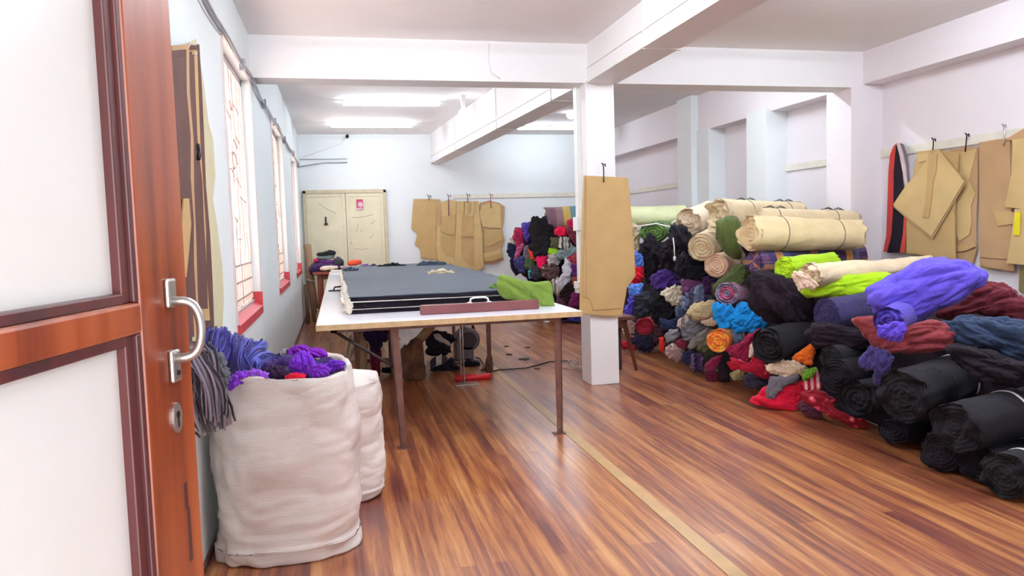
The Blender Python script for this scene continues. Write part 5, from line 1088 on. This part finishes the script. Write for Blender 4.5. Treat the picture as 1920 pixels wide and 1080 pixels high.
build('tape', sheet([(1903,398),(1914,398),(1912,441),(1900,441)], ('x', RD-.045), 0, .001), plain('yellow_tape', (232, 214, 16), .5), dd, label='bright yellow tape strip')
hang('cardboard_pattern', 'dull olive card strip below the yellow taped bundle at the right edge', ('x', RD), [([(1912,499),(1990,497),(1990,556),(1925,553),(1911,545)], plain('olive_card', (132, 116, 74), .85))], group=g, cat='cardboard pattern')

# ================================================================== left wall: cards hung by the door
LD = XL+.03
hc = thing('cardboard_pattern', 'tall sheaf of card patterns hanging on the left wall right behind the door', 'cardboard patterns', (XL+.03, 3.1, 1.0), None)
build('card_sheet', sheet([(352,80),(366,74),(379,150),(389,230),(398,262),(402,330),(397,372),(405,420),(415,500),(418,560),(414,640),(360,640),(356,400)], ('x', LD), 0, .005), M['card_cream'], hc, label='cream card sheet nearest the wall')
rnd = random.Random(21)
specs = [(-.555, 352, 372, 380, 400, K_SHADE), (-.54, 345, 368, 368, 392, K1), (-.52, 340, 362, 362, 388, K_SHADE), (-.50, 336, 358, 356, 380, K_SHADE), (-.485, 334, 352, 350, 372, K3), (-.465, 331, 347, 345, 366, K_SHADE), (-.45, 330, 343, 338, 362, K_SHADE)]
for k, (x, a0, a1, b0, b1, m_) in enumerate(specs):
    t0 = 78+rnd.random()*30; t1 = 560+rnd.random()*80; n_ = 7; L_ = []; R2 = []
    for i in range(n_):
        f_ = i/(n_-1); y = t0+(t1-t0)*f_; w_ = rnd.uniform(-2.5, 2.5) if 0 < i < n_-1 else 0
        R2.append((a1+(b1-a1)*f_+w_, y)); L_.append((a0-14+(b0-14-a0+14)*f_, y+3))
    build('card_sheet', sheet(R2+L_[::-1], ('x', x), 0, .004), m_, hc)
build('card_sheet', sheet([(342,372),(352,372),(356,420),(352,470),(347,520),(340,520),(338,430)], ('x', -.44), 0, .004), K1, hc, label='short tan card piece')
build('wire_hook', MB().tube([atx(352, 92, -.52), atx(356, 82, -.52), atx(366, 84, -.52), atx(370, 96, -.52), atx(366, 104, -.52)], .003, 6), M['metal'], hc, smooth=True)
build('clip', MB().tube([atx(371, 272, -.50), atx(374, 285, -.49), atx(372, 298, -.49)], .008, 6), M['black_metal'], hc, smooth=True)

# ================================================================== sacks by the door
def sack_mb(cx, cy, hx, hy, H, seed, rim=True, tilt=(0, 0), power=3.2, n=120, m=90, bul=.1):
    V = []; UV = []
    th_ = np.linspace(0, 2*math.pi, n, endpoint=False)
    def se(t_): c_, s_ = math.cos(t_), math.sin(t_); return np.array([abs(c_)**(2/power)*np.sign(c_), abs(s_)**(2/power)*np.sign(s_)])
    E_ = np.array([se(t_) for t_ in th_])
    prof = []   # (z, scale)
    for f_ in np.linspace(0, 1, m): prof.append((f_*H, .90+bul*math.sin(f_*math.pi*.95)**.7+(.04 if f_ < .1 else 0)-.06*f_))
    if rim: prof += [(H+.012, .85), (H+.02, .82), (H+.008, .79), (H-.04, .77), (H-.10, .75), (H-.13, .4), (H-.13, .02)]
    else: prof += [(H+.03, .6), (H+.045, .3), (H+.05, .05)]
    for z, s_ in prof:
        for e in E_: V.append((cx+e[0]*hx*s_*1.06+tilt[0]*z, cy+e[1]*hy*s_*1.06+tilt[1]*z, z))
    V = np.array(V); F = [(i*n+k, i*n+(k+1) % n, (i+1)*n+(k+1) % n, (i+1)*n+k) for i in range(len(prof)-1) for k in range(n)]
    N = vnorm(V, F); 
    if np.mean(np.einsum('ij,ij->i', N[:n*m], V[:n*m]-np.array([cx, cy, H/2]))) < 0: F = [f[::-1] for f in F]; N = -N
    d_ = folds(V, 2.6, seed, (1, .8, .3), .3)*.034 + folds(V, 8.0, seed+4, (1, .8, 0), .25)*.010
    V = V + N*d_[:, None]; top = V[:, 2] > H*.93
    V[top, 2] += pn(V[top]*6, seed)*.03
    V[:, 2] = np.maximum(V[:, 2], .002)
    F += [tuple(range(n))[::-1], tuple((len(prof)-1)*n+k for k in range(n))]
    return MB().add(V, F)
tag(build('woven_sack', sack_mb(-.265, 3.44, .31, .31, .76, 3, tilt=(.01, 0)), M['sack'], smooth=True), 'big open white woven sack full of yarn and cloth beside the door', 'sack')
tag(build('woven_sack', sack_mb(-.10, 4.02, .29, .26, .60, 9, rim=False), M['sack'], smooth=True), 'second white woven sack, lower and standing behind the open one', 'sack')
def skein(name, line, y, wid, rgbs, lb, seed, n=46, fray=.02):
    rnd = random.Random(seed); P_ = np.array([pt(x, yy, dy) for (x, yy), dy in zip(line, y)])
    s_ = np.linspace(0, 1, 16); P_ = np.stack([np.interp(s_, np.linspace(0, 1, len(P_)), P_[:, k]) for k in range(3)], 1)
    for _ in range(3): P_[1:-1] = .25*P_[:-2]+.5*P_[1:-1]+.25*P_[2:]
    vd = P_.mean(0)-CAM; vd /= np.linalg.norm(vd); T = np.gradient(P_, axis=0); T /= np.linalg.norm(T, axis=1)[:, None]
    S_ = np.cross(T, vd); S_ /= np.linalg.norm(S_, axis=1)[:, None]
    mbs_ = [MB(), MB(), MB()]
    for k in range(n):
        a = rnd.uniform(0, 2*math.pi); r = wid*math.sqrt(rnd.random()); u_, v_ = r*math.cos(a), r*math.sin(a)*.6
        wob = np.array([1+.25*math.sin(i*.5+a*3)+(.12*rnd.random()) for i in range(16)])
        Q = P_ + S_*(u_*wob)[:, None] - vd[None, :]*(v_*wob)[:, None]
        Q[0] += T[0]*rnd.uniform(-fray, fray); Q[-1] += T[-1]*rnd.uniform(-fray, fray)
        mbs_[k % len(rgbs)].tube(Q, rnd.uniform(.0045, .007), 5)
    root = thing(name, lb, 'yarn', P_.mean(0), 'yarn skeins in the sack')
    for k, c_ in enumerate(rgbs): build('yarn_strands', mbs_[k], cloth(c_, sheen=.4), root, smooth=True)
YB3 = [(62, 58, 150), (44, 34, 120), (96, 90, 190)]
skein('yarn_skein', [(404,618),(400,640),(394,668),(398,700)], [3.35, 3.33, 3.3, 3.35], .048, YB3, 'blue violet yarn skein standing highest in the sack, nearest the door', 1)
skein('yarn_skein', [(412,622),(424,650),(428,680),(432,712)], [3.45, 3.4, 3.35, 3.4], .034, [(34, 26, 84), (48, 38, 110), (28, 20, 66)], 'dark indigo yarn skein tucked between the lighter skeins', 2)
skein('yarn_skein', [(452,634),(446,650),(440,672),(446,702)], [3.42, 3.38, 3.35, 3.4], .046, YB3, 'blue violet yarn skein in the middle of the sack opening', 3)
skein('yarn_skein', [(500,656),(484,660),(466,672),(462,704)], [3.5, 3.45, 3.4, 3.42], .046, [(66, 70, 170), (50, 46, 140), (104, 110, 206)], 'blue yarn skein bending right in the sack', 4)
skein('yarn_skein', [(524,682),(508,678),(492,684),(486,706)], [3.5, 3.48, 3.42, 3.42], .036, [(52, 44, 130), (74, 70, 166), (38, 30, 96)], 'low blue violet yarn skein right of the others', 5)
GS = 'cloth in the open sack'
tag(build('cloth_filling', lump_mb([(420,716),(440,690),(500,676),(560,664),(620,672),(650,684),(640,700),(590,712),(520,722),(460,726)], 3.5, .6, .2, nu=90, nv=40), cloth((66, 40, 104)), smooth=True), 'mixed dark purple cloth and yarn filling the open sack below the pieces on top', 'fabric', kind='stuff')
for nm, poly, m_, lb, y in [
  ('folded_cloth', [(422,712),(440,700),(462,694),(486,704),(482,722),(456,727),(428,730)], cloth((142, 60, 216)), 'bright purple cloth at the front rim of the sack below the yarn', 3.2),
  ('folded_cloth', [(456,700),(476,690),(500,697),(508,712),(490,722),(468,718)], cloth((166, 92, 228)), 'lilac cloth beside the bright purple cloth on the sack rim', 3.20),
  ('folded_cloth', [(494,692),(516,684),(540,688),(550,704),(526,716),(500,712)], cloth((56, 34, 66)), 'dark plum cloth in the middle of the sack', 3.24),
  ('folded_cloth', [(534,704),(552,698),(572,701),(574,712),(554,718),(536,717)], cloth((220, 24, 52)), 'small bright red cloth at the front rim of the sack', 3.18),
  ('folded_cloth', [(540,690),(550,668),(566,654),(584,662),(590,684),(582,704),(556,708)], cloth((122, 44, 200)), 'twisted purple cloth rising at the right of the sack', 3.3),
  ('folded_cloth', [(570,694),(586,680),(610,682),(622,696),(612,708),(584,710)], cloth((128, 48, 196)), 'rounded purple cloth at the right rim of the sack', 3.24),
  ('folded_cloth', [(602,684),(624,674),(650,680),(644,692),(616,702)], cloth((104, 36, 176)), 'purple cloth edge at the far right of the sack', 3.34),
  ('folded_cloth', [(536,656),(556,646),(592,652),(616,664),(612,676),(590,670),(566,664),(544,672)], cloth((132, 34, 182)), 'magenta purple band arching over the back of the sack', 3.52),
  ('folded_cloth', [(520,668),(536,652),(556,656),(550,676),(526,682)], cloth((156, 148, 154)), 'grey cloth at the back of the sack beside the purple band', 3.56),
  ('folded_cloth', [(372,664),(394,650),(416,660),(424,686),(430,716),(422,748),(396,744),(376,704)], cloth((92, 92, 102)), 'grey wool cloth bulging over the sack edge beside the door', 3.12)]:
    T_(nm, poly, m_, lb, group=GS, dep=y, bulge=.6, fold=.24, nu=80, nv=40)
skein('yarn_skein', [(364,662),(382,690),(396,730),(404,792)], [3.05, 3.0, 2.98, 3.02], .055, [(150, 134, 150), (92, 78, 92), (60, 40, 56)], 'grey and mauve yarn hank hanging over the near edge of the sack', 6, n=60, fray=.04)
skein('yarn_skein', [(358,700),(362,740),(372,790),(384,806)], [3.04, 3.02, 3.02, 3.04], .030, [(46, 34, 48), (70, 56, 66), (180, 168, 176)], 'dark grey yarn hank hanging lowest beside the door edge', 7, n=30)
